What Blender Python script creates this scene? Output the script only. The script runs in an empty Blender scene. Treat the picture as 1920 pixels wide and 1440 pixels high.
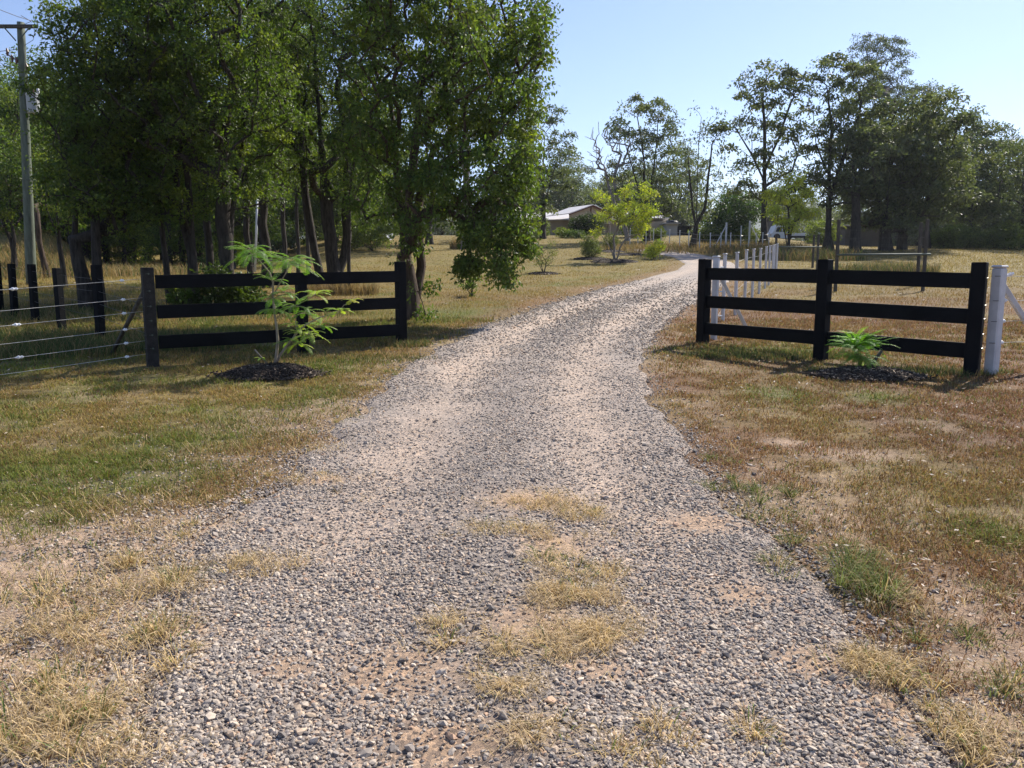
import bpy, math, random
import numpy as np

# ------------------------------------------------------------------ basics
SC = bpy.context.scene
COL = SC.collection
rs = np.random.RandomState(7)
F = 1500.0            # focal length in photo pixels (1920 wide)
EYE = 1.55
HOR = 510.0
PITCH = math.atan((720 - HOR) / F)
SLOPE = 0.0453


def sstep(a, b, x):
    t = np.clip((x - a) / (b - a), 0, 1)
    return t * t * (3 - 2 * t)


class Noise:
    def __init__(self, seed, n=256):
        self.g = np.random.RandomState(seed).rand(n, n)
        self.n = n

    def base(self, x, y):
        n = self.n
        xi = np.floor(x).astype(int); yi = np.floor(y).astype(int)
        fx = x - xi; fy = y - yi
        fx = fx * fx * (3 - 2 * fx); fy = fy * fy * (3 - 2 * fy)
        a = self.g[xi % n, yi % n]; b = self.g[(xi + 1) % n, yi % n]
        c = self.g[xi % n, (yi + 1) % n]; d = self.g[(xi + 1) % n, (yi + 1) % n]
        return (a * (1 - fx) + b * fx) * (1 - fy) + (c * (1 - fx) + d * fx) * fy

    def __call__(self, x, y, s=1.0, o=3):
        x = np.asarray(x, float); y = np.asarray(y, float)
        r = 0; a = 1.0; t = 0
        for k in range(o):
            r = r + a * self.base(x / s * 2 ** k + 17.3 * k, y / s * 2 ** k + 5.1 * k); t += a; a *= .5
        return r / t


N1, N2, N3, N4 = Noise(1), Noise(2), Noise(3), Noise(4)


def H(x, y):
    x = np.asarray(x, float); y = np.asarray(y, float)
    z = SLOPE * y
    az = x / np.maximum(np.abs(y), 6.0)
    right = sstep(0.28, 0.46, az)
    rise = 1.5 * sstep(26, 82, y) * (1 - right) + (0.6 * sstep(26, 60, y)) * right
    z = z + rise
    z = z - right * 0.055 * np.maximum(y - 68, 0) - (1 - right) * 0.045 * np.maximum(y - 95, 0)
    # gentle undulation, growing with distance
    z = z + (N1(x, y, 9.0) - .5) * 0.10 * sstep(5, 20, y) + (N2(x, y, 1.3) - .5) * 0.035
    # banks beside the drive at the left far side
    lf = sstep(-.20, -.34, az)
    z = z - lf * 1.1 * sstep(26, 60, y) + 2.0 * sstep(-.50, -.58, az) * sstep(28, 44, y)
    return z


CAM = np.array([0.0, 0.0, EYE + float(SLOPE * 0)])


def ray(px, py):
    u = (px - 960) / F; v = (720 - py) / F
    c, s = math.cos(PITCH), math.sin(PITCH)
    return np.array([u, c + v * s, -s + v * c])


def G(px, py):
    """point of the terrain seen at a photo pixel"""
    d = ray(px, py)
    t = 1.0
    prev = t
    while t < 400:
        p = CAM + d * t
        if p[2] < float(H(p[0], p[1])):
            lo, hi = prev, t
            for _ in range(30):
                m = (lo + hi) / 2; q = CAM + d * m
                if q[2] < float(H(q[0], q[1])): hi = m
                else: lo = m
            q = CAM + d * hi
            return np.array([q[0], q[1], float(H(q[0], q[1]))])
        prev = t; t *= 1.01
    p = CAM + d * 90
    return np.array([p[0], p[1], float(H(p[0], p[1]))])


def AT(px, py, Y):
    d = ray(px, py)
    return CAM + d * (Y / d[1])


def on(x, y):
    return np.array([x, y, float(H(x, y))])


# ------------------------------------------------------------------ mesh building
class MB:
    def __init__(self):
        self.V = []; self.Q = []; self.T = []; self.C = []; self.n = 0; self.M = []

    def add(self, V, Q=None, T=None, C=None):
        V = np.asarray(V, float).reshape(-1, 3)
        if Q is not None and len(Q): self.Q.append(np.asarray(Q, int).reshape(-1, 4) + self.n)
        if T is not None and len(T): self.T.append(np.asarray(T, int).reshape(-1, 3) + self.n)
        if C is None: C = np.ones((len(V), 3)) * .5
        C = np.asarray(C, float)
        if C.ndim == 1: C = np.repeat(C[None, :], len(V), 0)
        self.V.append(V); self.C.append(C); self.n += len(V)

    def prism(self, P0, P1, side, w, h, ch=0.004, taper=1.0, C=None):
        """chamfered bar from P0 to P1; side = direction of the width w; h across"""
        P0 = np.asarray(P0, float); P1 = np.asarray(P1, float)
        a = P1 - P0; a /= np.linalg.norm(a)
        s = np.asarray(side, float); s = s - a * s.dot(a); s /= np.linalg.norm(s)
        u = np.cross(a, s)
        W, Hh = w / 2, h / 2; c = min(ch, W * .6, Hh * .6)
        pr = [(-W + c, -Hh), (W - c, -Hh), (W, -Hh + c), (W, Hh - c), (W - c, Hh), (-W + c, Hh), (-W, Hh - c), (-W, -Hh + c)]
        pi = [(x * (1 - c / W), y * (1 - c / Hh)) for x, y in pr]
        rings = []
        for P, prof, off in ((P0, pi, 0), (P0, pr, c), (P1, pr, -c), (P1, pi, 0)):
            k = taper if P is P1 else 1.0
            rings.append(np.array([P + a * off + s * x * k + u * y * k for x, y in prof]))
        V = np.concatenate(rings); Q = []; T = []
        for r in range(3):
            for i in range(8):
                j = (i + 1) % 8
                Q.append((r * 8 + i, r * 8 + j, r * 8 + 8 + j, r * 8 + 8 + i))
        for o, f in ((0, 1), (24, 0)):
            for i in range(1, 7):
                T.append((o, o + i + 1, o + i) if f else (o, o + i, o + i + 1))
        self.add(V, Q, T, C)

    def box(self, c, size, rz=0, ch=0.01, C=None):
        c = np.asarray(c, float)
        a = np.array([math.cos(rz), math.sin(rz), 0])
        self.prism(c - [0, 0, size[2] / 2], c + [0, 0, size[2] / 2], a, size[0], size[1], ch, C=C)

    def tube(self, P, R, k=6, C=None, cap=True, squash=None):
        P = np.asarray(P, float); n = len(P)
        R = np.ones(n) * R if np.isscalar(R) else np.asarray(R, float)
        t = np.gradient(P, axis=0); t /= (np.linalg.norm(t, axis=1)[:, None] + 1e-9)
        ref = np.array([1., 0, 0]) if abs(t[0][0]) < .8 else np.array([0, 1., 0])
        u = np.empty((n, 3)); v = np.empty((n, 3))
        r = ref
        for i in range(n):
            r = r - t[i] * r.dot(t[i]); r = r / (np.linalg.norm(r) + 1e-9)
            u[i] = r; v[i] = np.cross(t[i], r)
        an = np.arange(k) * 2 * math.pi / k
        V = P[:, None, :] + R[:, None, None] * (np.cos(an)[None, :, None] * u[:, None, :] + np.sin(an)[None, :, None] * v[:, None, :])
        V = V.reshape(-1, 3)
        i = np.arange(n - 1)[:, None] * k; j = np.arange(k)[None, :]; j2 = (j + 1) % k
        Q = np.stack([i + j, i + j2, i + k + j2, i + k + j], -1).reshape(-1, 4)
        T = []
        if cap:
            V = np.concatenate([V, P[:1], P[-1:]])
            a, b = n * k, n * k + 1
            for q in range(k):
                q2 = (q + 1) % k
                T.append((a, q2, q)); T.append((b, (n - 1) * k + q, (n - 1) * k + q2))
        self.add(V, Q, T, C)

    def lathe(self, c, prof, k=16, C=None, axis=None):
        """prof = [(r, z)...] round the z axis at c"""
        c = np.asarray(c, float)
        an = np.arange(k) * 2 * math.pi / k
        V = []
        for r, z in prof:
            for q in an: V.append((r * math.cos(q), r * math.sin(q), z))
        V = np.array(V)
        if axis is not None:
            a = np.asarray(axis, float); a /= np.linalg.norm(a)
            s = np.cross(a, [0, 0, 1.]) if abs(a[2]) < .9 else np.array([1., 0, 0])
            s /= np.linalg.norm(s); u = np.cross(a, s)
            V = V[:, :1] * s + V[:, 1:2] * u + V[:, 2:] * a
        Q = []
        for i in range(len(prof) - 1):
            for j in range(k):
                j2 = (j + 1) % k
                Q.append((i * k + j, i * k + j2, (i + 1) * k + j2, (i + 1) * k + j))
        self.add(V + c, Q, None, C)

    def arrays(self):
        V = np.concatenate(self.V) if self.V else np.zeros((0, 3))
        C = np.concatenate(self.C) if self.C else np.zeros((0, 3))
        Q = np.concatenate(self.Q) if self.Q else np.zeros((0, 4), int)
        T = np.concatenate(self.T) if self.T else np.zeros((0, 3), int)
        return V, Q, T, C

    def mesh(self, name, origin=(0, 0, 0), smooth=False):
        V, Q, T, C = self.arrays()
        V = V - np.asarray(origin, float)
        me = bpy.data.meshes.new(name)
        me.vertices.add(len(V)); me.vertices.foreach_set('co', V.astype(np.float32).ravel())
        nl = Q.size + T.size
        me.loops.add(nl)
        me.loops.foreach_set('vertex_index', np.concatenate([Q.ravel(), T.ravel()]).astype(np.int32))
        me.polygons.add(len(Q) + len(T))
        st = np.concatenate([np.arange(len(Q)) * 4, len(Q) * 4 + np.arange(len(T)) * 3]).astype(np.int32)
        me.polygons.foreach_set('loop_start', st)
        me.polygons.foreach_set('use_smooth', np.ones(len(st), bool) if smooth else np.zeros(len(st), bool))
        me.update(calc_edges=True)
        at = me.color_attributes.new('Col', 'FLOAT_COLOR', 'POINT')
        at.data.foreach_set('color', np.concatenate([C, np.ones((len(C), 1))], 1).astype(np.float32).ravel())
        return me

    def build(self, name, mat, parent=None, origin=None, smooth=False):
        if origin is None:
            origin = np.array(parent.matrix_world.translation) if parent is not None and False else (np.array(WLOC[parent.name]) if parent is not None else np.zeros(3))
        me = self.mesh(name, origin, smooth)
        me.materials.append(mat)
        o = bpy.data.objects.new(name, me); COL.objects.link(o)
        if parent is not None:
            o.parent = parent
            WLOC[o.name] = tuple(np.asarray(WLOC[parent.name]))
        else:
            o.location = tuple(origin); WLOC[o.name] = tuple(origin)
        return o


WLOC = {}


def tag(o, label, cat, group=None, kind=None):
    if label: o['label'] = label
    if cat: o['category'] = cat
    if group: o['group'] = group
    if kind: o['kind'] = kind
    return o


def thing(name, label, cat, loc, group=None):
    o = bpy.data.objects.new(name, None); COL.objects.link(o)
    o.empty_display_size = .1
    o.location = tuple(float(v) for v in loc); WLOC[o.name] = tuple(float(v) for v in loc)
    return tag(o, label, cat, group)


def kids(o): return [c for c in COL.objects if c.parent == o]


def copy_tree(o, loc, rz, sc, label, group, childs):
    c = o.copy(); COL.objects.link(c)
    c.location = tuple(loc); c.rotation_euler = (0, 0, rz); c.scale = sc
    c['label'] = label
    if group: c['group'] = group
    for ch in childs:
        d = ch.copy(); COL.objects.link(d); d.parent = c
    return c


# ------------------------------------------------------------------ materials
def mat(name):
    m = bpy.data.materials.new(name); m.use_nodes = True
    nt = m.node_tree
    b = nt.nodes['Principled BSDF']
    return m, nt, b


def nd(nt, t, **kw):
    n = nt.nodes.new(t)
    for k, v in kw.items():
        if k in n.inputs: n.inputs[k].default_value = v
        else: setattr(n, k, v)
    return n


def simple(name, rgb, rough=.6, metal=0, var=.25, scale=8, bump=.15, spec=.4, stretch=(1, 1, 1), bscale=None):
    m, nt, b = mat(name)
    tc = nd(nt, 'ShaderNodeTexCoord'); mp = nd(nt, 'ShaderNodeMapping'); mp.inputs['Scale'].default_value = stretch
    nt.links.new(tc.outputs['Object'], mp.inputs[0])
    no = nd(nt, 'ShaderNodeTexNoise', Scale=scale, Detail=6.0, Roughness=.6)
    nt.links.new(mp.outputs[0], no.inputs['Vector'])
    cr = nd(nt, 'ShaderNodeValToRGB')
    cr.color_ramp.elements[0].position = .3; cr.color_ramp.elements[1].position = .7
    cr.color_ramp.elements[0].color = tuple(c * (1 - var) for c in rgb) + (1,)
    cr.color_ramp.elements[1].color = tuple(min(1, c * (1 + var)) for c in rgb) + (1,)
    nt.links.new(no.outputs['Fac'], cr.inputs[0]); nt.links.new(cr.outputs[0], b.inputs['Base Color'])
    b.inputs['Roughness'].default_value = rough; b.inputs['Metallic'].default_value = metal
    b.inputs['Specular IOR Level'].default_value = spec
    if bump:
        n2 = nd(nt, 'ShaderNodeTexNoise', Scale=bscale or scale * 4, Detail=5.0)
        nt.links.new(mp.outputs[0], n2.inputs['Vector'])
        bp = nd(nt, 'ShaderNodeBump', Strength=bump, Distance=.02)
        nt.links.new(n2.outputs['Fac'], bp.inputs['Height']); nt.links.new(bp.outputs[0], b.inputs['Normal'])
    return m


def vcol(name, rough=.9, spec=.2, nscale=30, namt=.35, bump=.4, bscale=60, bdist=.02):
    """vertex-colour albedo times fine noise"""
    m, nt, b = mat(name)
    at = nd(nt, 'ShaderNodeAttribute', attribute_name='Col')
    tc = nd(nt, 'ShaderNodeTexCoord')
    no = nd(nt, 'ShaderNodeTexNoise', Scale=nscale, Detail=8.0, Roughness=.7)
    nt.links.new(tc.outputs['Object'], no.inputs['Vector'])
    mr = nd(nt, 'ShaderNodeMapRange'); mr.inputs['From Min'].default_value = .3; mr.inputs['From Max'].default_value = .7
    mr.inputs['To Min'].default_value = 1 - namt; mr.inputs['To Max'].default_value = 1 + namt
    nt.links.new(no.outputs['Fac'], mr.inputs['Value'])
    vm = nd(nt, 'ShaderNodeVectorMath', operation='SCALE')
    nt.links.new(at.outputs['Color'], vm.inputs[0]); nt.links.new(mr.outputs[0], vm.inputs['Scale'])
    nt.links.new(vm.outputs[0], b.inputs['Base Color'])
    b.inputs['Roughness'].default_value = rough; b.inputs['Specular IOR Level'].default_value = spec
    if bump:
        n2 = nd(nt, 'ShaderNodeTexNoise', Scale=bscale, Detail=6.0, Roughness=.7)
        nt.links.new(tc.outputs['Object'], n2.inputs['Vector'])
        bp = nd(nt, 'ShaderNodeBump', Strength=bump, Distance=bdist)
        nt.links.new(n2.outputs['Fac'], bp.inputs['Height']); nt.links.new(bp.outputs[0], b.inputs['Normal'])
    return m


def leafmat(name, trans=.35, rough=.5, spec=.35, tint=(1.25, 1.3, .45)):
    m, nt, b = mat(name)
    at = nd(nt, 'ShaderNodeAttribute', attribute_name='Col')
    nt.links.new(at.outputs['Color'], b.inputs['Base Color'])
    b.inputs['Roughness'].default_value = rough; b.inputs['Specular IOR Level'].default_value = spec
    tr = nd(nt, 'ShaderNodeBsdfTranslucent')
    vm = nd(nt, 'ShaderNodeVectorMath', operation='MULTIPLY'); vm.inputs[1].default_value = tint
    nt.links.new(at.outputs['Color'], vm.inputs[0]); nt.links.new(vm.outputs[0], tr.inputs['Color'])
    mx = nd(nt, 'ShaderNodeMixShader'); mx.inputs[0].default_value = trans
    nt.links.new(b.outputs[0], mx.inputs[1]); nt.links.new(tr.outputs[0], mx.inputs[2])
    out = [n for n in nt.nodes if n.type == 'OUTPUT_MATERIAL'][0]
    nt.links.new(mx.outputs[0], out.inputs['Surface'])
    return m


def barkmat(name, c1, c2, scale=6):
    m, nt, b = mat(name)
    tc = nd(nt, 'ShaderNodeTexCoord'); mp = nd(nt, 'ShaderNodeMapping'); mp.inputs['Scale'].default_value = (3, 3, .55)
    nt.links.new(tc.outputs['Object'], mp.inputs[0])
    no = nd(nt, 'ShaderNodeTexNoise', Scale=scale, Detail=8.0, Roughness=.7)
    nt.links.new(mp.outputs[0], no.inputs['Vector'])
    cr = nd(nt, 'ShaderNodeValToRGB')
    cr.color_ramp.elements[0].position = .35; cr.color_ramp.elements[1].position = .68
    cr.color_ramp.elements[0].color = c1 + (1,); cr.color_ramp.elements[1].color = c2 + (1,)
    nt.links.new(no.outputs['Fac'], cr.inputs[0]); nt.links.new(cr.outputs[0], b.inputs['Base Color'])
    b.inputs['Roughness'].default_value = .9; b.inputs['Specular IOR Level'].default_value = .2
    bp = nd(nt, 'ShaderNodeBump', Strength=.8, Distance=.04)
    nt.links.new(no.outputs['Fac'], bp.inputs['Height']); nt.links.new(bp.outputs[0], b.inputs['Normal'])
    return m


M = {}
M['ground'] = vcol('ground_earth', nscale=14, namt=.5, bump=.9, bscale=45, bdist=.03)
M['stone'] = vcol('crushed_stone', rough=.75, spec=.35, nscale=120, namt=.2, bump=0)
M['grassblade'] = leafmat('grass_blades', trans=.3, rough=.75, spec=.15, tint=(1.1, 1.1, .8))
M['litter'] = leafmat('fallen_leaf', trans=.15, rough=.7, spec=.2, tint=(1, 1, .8))
M['leaf'] = leafmat('tree_leaves', trans=.42, rough=.5, spec=.25, tint=(1.45, 1.5, .45))
M['gumleaf'] = leafmat('gum_leaves', trans=.40, rough=.5, spec=.4, tint=(1.3, 1.35, .6))
M['frond'] = leafmat('frond_leaves', trans=.45, rough=.5, spec=.3, tint=(1.2, 1.3, .4))
M['bark'] = barkmat('dark_bark', (.018, .016, .014), (.085, .072, .060))
M['redbark'] = barkmat('red_brown_bark', (.026, .019, .015), (.12, .085, .062))
M['greybark'] = barkmat('grey_bark', (.12, .10, .085), (.34, .30, .26))
M['deadbark'] = barkmat('bleached_bark', (.16, .14, .13), (.42, .38, .36))
M['saplingbark'] = barkmat('pale_sapling_bark', (.20, .16, .12), (.48, .42, .34), scale=14)
M['blackpaint'] = simple('black_fence_paint', (.0042, .0048, .0065), rough=.7, var=.5, scale=3, stretch=(1, 1, 1), bump=.25, bscale=50, spec=.12)
M['oldblack'] = simple('weathered_black_timber', (.03, .027, .025), rough=.8, var=.45, scale=14, bump=.5, bscale=40, spec=.2)
M['whitepaint'] = simple('white_post_paint', (.54, .54, .56), rough=.55, var=.16, scale=5, bump=.1)
M['whitemetal'] = simple('white_steel', (.55, .56, .58), rough=.45, var=.1, scale=9, bump=0)
M['wire'] = simple('fence_wire', (.62, .60, .55), rough=.35, metal=.3, var=.1, bump=0)
M['wiredark'] = simple('plain_wire', (.12, .11, .10), rough=.5, metal=.6, var=.2, bump=0)
M['insul'] = simple('white_insulator', (.75, .75, .76), rough=.3, var=.1, bump=0)
M['galv'] = simple('galvanised_steel', (.09, .11, .09), rough=.7, metal=0, var=.2, scale=10, bump=.1)
M['greenpole'] = simple('treated_pole', (.125, .145, .115), rough=.8, var=.35, scale=5, stretch=(2, 2, .4), bump=.4, spec=.15)
M['timber'] = simple('weathered_timber', (.085, .078, .068), rough=.85, var=.4, scale=9, stretch=(2, 2, .4), bump=.4, spec=.15)
M['mulch'] = vcol('bark_mulch', nscale=60, namt=.5, bump=.8, bscale=70, bdist=.02)
M['beige'] = simple('beige_wall_cladding', (.46, .37, .27), rough=.7, var=.06, scale=3, bump=.05)
M['roofwhite'] = simple('pale_steel_roof', (.55, .52, .50), rough=.45, var=.08, scale=2, bump=.05)
M['trimred'] = simple('dark_red_trim', (.16, .05, .035), rough=.6, var=.1, bump=0)
M['glass'] = simple('dark_glass', (.02, .025, .03), rough=.08, var=.1, bump=0, spec=.6)
M['shade_chassis'] = simple('shade_and_chassis_black', (.015, .014, .013), rough=.9, var=.2, bump=0)  # near-black: painted shade of the carport bay, also the chassis colour
M['greywall'] = simple('grey_steel_wall', (.33, .34, .35), rough=.6, var=.08, scale=2, bump=.05)
M['bluewall'] = simple('pale_blue_wall', (.42, .46, .52), rough=.6, var=.08, scale=2, bump=.05)
M['blacktank'] = simple('black_poly_tank', (.012, .013, .014), rough=.5, var=.2, bump=0)
M['carwhite'] = simple('white_car_paint', (.70, .70, .69), rough=.3, var=.05, scale=2, bump=0, spec=.5)
M['rubber'] = simple('tyre_rubber', (.02, .02, .02), rough=.85, var=.2, bump=.1)
M['orange'] = simple('orange_lamp_plastic', (.55, .16, .04), rough=.35, var=.1, bump=0)
M['shedroof'] = simple('grey_shed_roof', (.38, .37, .36), rough=.5, var=.1, bump=0)
M['shedwall'] = simple('dark_shed_wall', (.11, .10, .09), rough=.8, var=.25, scale=2, bump=.1)
M['ceramic'] = simple('brown_ceramic', (.12, .06, .045), rough=.3, var=.1, bump=0)
M['tankgrey'] = simple('transformer_grey', (.36, .38, .38), rough=.5, var=.08, bump=.05)
M['hill'] = simple('forested_hill', (.045, .06, .035), rough=.95, var=.5, scale=.02, bump=0)

# ------------------------------------------------------------------ drive outline (photo pixels, dropped on to the terrain)
LE = [(200, 1440), (262, 1250), (335, 1100), (395, 1000), (500, 925), (565, 870), (640, 800), (700, 745), (755, 700),
      (800, 668), (862, 635), (940, 600), (1000, 580), (1060, 560), (1150, 536), (1220, 519), (1270, 506), (1284, 494), (1262, 482), (1215, 473), (1175, 468)]
RE = [(1790, 1440), (1715, 1300), (1640, 1185), (1530, 1100), (1440, 1010), (1362, 935), (1312, 865), (1262, 812), (1218, 755),
      (1205, 700), (1212, 652), (1240, 612), (1272, 588), (1310, 562), (1345, 540), (1385, 516), (1392, 503), (1372, 492), (1335, 482), (1290, 473), (1250, 467)]
LW = np.array([G(*p)[:2] for p in LE]); RW = np.array([G(*p)[:2] for p in RE])


def mono(A):
    o = np.argsort(A[:, 1]); return A[o]


LW, RW = mono(LW), mono(RW)
LW = np.concatenate([[[LW[0, 0] - .15, -6]], LW]); RW = np.concatenate([[[RW[0, 0] + .3, -6]], RW])
YEND = min(LW[-1, 1], RW[-1, 1])


def edges(y):
    xl = np.interp(y, LW[:, 1], LW[:, 0]); xr = np.interp(y, RW[:, 1], RW[:, 0])
    xl = xl + (N3(y * 0 + 3, y, .5) - .5) * .35 * sstep(60, 8, y)
    xr = xr + (N4(y * 0 + 9, y, .5) - .5) * .28 * sstep(60, 8, y)
    return xl, xr


def outside(x, y):
    """metres outside the drive (negative inside)"""
    xl, xr = edges(y)
    d = np.maximum(xl - x, x - xr)
    return np.where(y > YEND, 3.0, d)


def spots(lst):
    out = []
    for px, py, rx, ry in lst:
        a = G(px, py); b = G(px + rx, py); c = G(px, py + ry)
        out.append((a[0], a[1], abs(b[0] - a[0]), abs(a[1] - c[1])))
    return out


def spotw(sp, x, y):
    w = np.zeros_like(np.asarray(x, float))
    for cx, cy, rx, ry in sp:
        d = ((x - cx) / rx) ** 2 + ((y - cy) / ry) ** 2
        w = np.maximum(w, np.exp(-d * .9))
    return w


SOIL = spots([(1320, 985, 70, 22), (985, 945, 80, 20), (1040, 1030, 60, 30), (740, 1270, 130, 70), (840, 1400, 160, 60),
              (540, 1255, 60, 25), (1130, 1270, 60, 25), (1000, 1180, 100, 40), (1780, 1120, 150, 50), (1700, 1330, 130, 70),
              (1850, 1260, 90, 60), (60, 1290, 120, 40), (30, 1180, 90, 35), (330, 1190, 80, 22), (1860, 1400, 100, 60), (1390, 1120, 60, 25), (1520, 1250, 80, 40),
              (60, 1050, 90, 25), (380, 985, 60, 14), (590, 905, 60, 9), (1590, 850, 120, 14), (1480, 830, 60, 10)])
GREEN = spots([(100, 900, 300, 90), (60, 990, 150, 35), (330, 830, 170, 40), (1640, 745, 60, 14), (1450, 740, 60, 15), (620, 690, 60, 16), (850, 590, 130, 16),
               (1420, 950, 70, 30), (1600, 1100, 60, 40), (1420, 660, 200, 12), (600, 740, 60, 20), (40, 680, 120, 20), (1850, 1000, 60, 30)])

C_GREEN = np.array([.165, .180, .036]); C_OLIVE = np.array([.275, .200, .064]); C_RED = np.array([.225, .118, .062])
C_STRAW = np.array([.52, .37, .18]); C_SOIL = np.array([.48, .345, .245]); C_FAR = np.array([.285, .225, .070])


def mix(a, b, w):
    w = np.asarray(w)[..., None]
    return a * (1 - w) + b * w


def groundcol(x, y):
    """albedo of the ground cover and how green / bare it is"""
    n1 = N1(x + 40, y, 1.7, 4); n2 = N2(x, y + 30, .7, 4); n3 = N3(x, y, 5.5, 3)
    left = sstep(1.0, -1.0, x - np.interp(y, [0, 12, 30, 60], [0, .5, 5, 12]))
    c = np.ones(np.shape(x) + (3,)) * C_OLIVE
    redw = np.clip(1.05 - left * .80 + (n3 - .5) * 1.6, 0, 1) * sstep(34, 12, y)
    c = mix(c, C_RED, redw * sstep(.30, .62, n1 + .08))
    gw = np.clip(spotw(GREEN, x, y) * 1.0 + sstep(.5, .72, n2) * (.2 + .5 * left) + sstep(.55, .75, N4(x, y, 2.6, 3)) * .5 * left, 0, 1)
    c = mix(c, C_GREEN, gw * sstep(60, 30, y))
    c = mix(c, C_FAR, sstep(14, 40, y) * (.55 + .3 * (n3 - .5)))
    e = outside(x, y)
    ew = sstep(1.2, .05, e + (n1 - .5) * 1.2) * sstep(30, 5, y)
    straw = ew * np.where(x < 0, .95, .35) * sstep(9.0, 4.5, y) + ew * .35
    c = mix(c, np.array([.31, .19, .10]), np.clip(straw, 0, 1) * .7)
    # orange-brown leaf litter along the far edge
    c = mix(c, np.array([.33, .19, .11]), sstep(.9, 0, np.abs(e - .3)) * sstep(9, 16, y) * sstep(50, 30, y) * .6)
    sw = np.clip(spotw(SOIL, x, y) + (n2 - .62) * 1.2, 0, 1)
    nearr = sstep(6.2, 4.2, y) * sstep(1.2, 2.2, x)
    nearl = sstep(4.9, 3.9, y + (n1 - .5) * 1.5) * (x < 0) * sstep(2.6, 1.6, e + (n2 - .5) * 1.2)
    sw = np.clip(sw + nearl * sstep(.24, .48, n1) * .95 + nearr * sstep(.42, .6, n1) * .9 + ew * .4 * sstep(.4, .6, n2) + sstep(.62, .72, n1) * .35 * sstep(14, 6, y), 0, 1) * sstep(20, 10, y)
    # far paddock at right: straw and olive bands
    c = c * (1 + (N1(x, y, .35, 2) - .5)[..., None] * .35)
    return c, gw, sw


# ------------------------------------------------------------------ ground sheet
def axis(lo, hi, c, d0, g):
    r = [c]; d = d0
    while r[-1] < hi: r.append(r[-1] + d); d *= g
    l = [c]; d = d0
    while l[-1] > lo: l.append(l[-1] - d); d *= g
    return np.array(sorted(set(l + r)))


def sheet(xs, ys, zf, cf):
    X, Y = np.meshgrid(xs, ys)
    Z = zf(X, Y); C = cf(X, Y)
    V = np.stack([X, Y, Z], -1).reshape(-1, 3)
    nx, ny = len(xs), len(ys)
    i = np.arange(ny - 1)[:, None] * nx; j = np.arange(nx - 1)[None, :]
    Q = np.stack([i + j, i + j + 1, i + nx + j + 1, i + nx + j], -1).reshape(-1, 4)
    return V, Q, C.reshape(-1, 3)


def gz(X, Y):
    z = H(X, Y)
    r = np.hypot(X, Y)
    z = np.where(r > 260, z * 0 + np.minimum(z, 2.0) - (r - 260) * .0, z)
    z = np.maximum(z, -12.0)
    near = sstep(16, 8, Y)
    return z + near * ((N4(X, Y, .16, 2) - .5) * .018) * sstep(-.1, .25, outside(X, Y)) - .014 * sstep(.12, -.1, outside(X, Y)) * sstep(YEND + 5, YEND - 2, Y)


def gc(X, Y):
    c, gw, sw = groundcol(X, Y)
    c = mix(c * .60, C_SOIL * .8, np.clip(sw + sstep(14, 5, Y) * .10, 0, 1))
    return c


m = MB()
V, Q, C = sheet(axis(-3000, 3000, 0, .055, 1.021), axis(-200, 3900, 5.5, .055, 1.020), gz, gc)
m.add(V, Q, None, C)
g = m.build('ground', M['ground'], smooth=True); tag(g, None, None, kind='structure')


# ------------------------------------------------------------------ gravel drive
def tracks(x, y):
    xl, xr = edges(y)
    u = (x - xl) / np.maximum(xr - xl, .1)
    a = np.exp(-((u - .26) / .12) ** 2) + np.exp(-((u - .74) / .12) ** 2)
    cen = np.exp(-((u - .5) / .10) ** 2)
    return u, np.clip(a, 0, 1), cen


def drive_z(x, y):
    xl, xr = edges(y)
    w = (x - xl) / np.maximum(xr - xl, .1)
    inside = (w > 0) & (w < 1)
    u, tr, cen = tracks(x, y)
    lift = np.clip(np.minimum(w, 1 - w) * 30, 0, 1)
    z = H(x, y) + .020 * lift - .012 * (1 - lift) - tr * .012 + cen * .012 + (N4(x, y, .12, 2) - .5) * .012 * sstep(14, 6, y)
    return np.where(inside, z, H(x, y))


def drive_mesh():
    ys = [-6.0]; d = .25
    while ys[-1] < YEND:
        y = ys[-1]; ys.append(y + (.25 if y < 1.5 else .045 * max(1, y / 6) if y < 16 else .35))
    ys = np.array(ys); nx = 60
    xl, xr = edges(ys)
    w = np.linspace(0, 1, nx)
    X = xl[:, None] * (1 - w) + xr[:, None] * w; Y = np.repeat(ys[:, None], nx, 1)
    jig = (rs.rand(*X.shape) - .5) * .02
    u, tr, cen = tracks(X, Y)
    lift = np.minimum(np.minimum(w, 1 - w) * 30, 1)[None, :]
    Z = H(X, Y) + .020 * lift - .012 * (1 - lift) - tr * .012 + cen * .012 + (N4(X, Y, .12, 2) - .5) * .012 * sstep(14, 6, Y)
    sw = spotw(SOIL, X, Y)
    base = np.ones(X.shape + (3,)) * np.array([.33, .285, .255])
    dust = np.array([.48, .385, .315])
    n = N1(X, Y, .8, 4); n2 = N2(X, Y, .25, 3)
    c = mix(base, dust, np.clip(tr * .75 + (n - .5) * 1.2 + .15, 0, 1))
    c = mix(c, np.array([.19, .18, .185]), cen * .35 * sstep(.4, .6, n))
    c = mix(c, C_SOIL, np.clip(sw * 1.2, 0, 1))
    c = c * (1 + (n2 - .5)[..., None] * .3)
    # colour of the loose stone cover away from the eye
    c = mix(c, c * .3 + np.array([.30, .272, .25]) * .7, sstep(14, 26, Y) * .6)
    m = MB(); ny = len(ys)
    i = np.arange(ny - 1)[:, None] * nx; j = np.arange(nx - 1)[None, :]
    Q = np.stack([i + j, i + j + 1, i + nx + j + 1, i + nx + j], -1).reshape(-1, 4)
    m.add(np.stack([X + jig, Y, Z], -1).reshape(-1, 3), Q, None, c.reshape(-1, 3))
    return m


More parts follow.
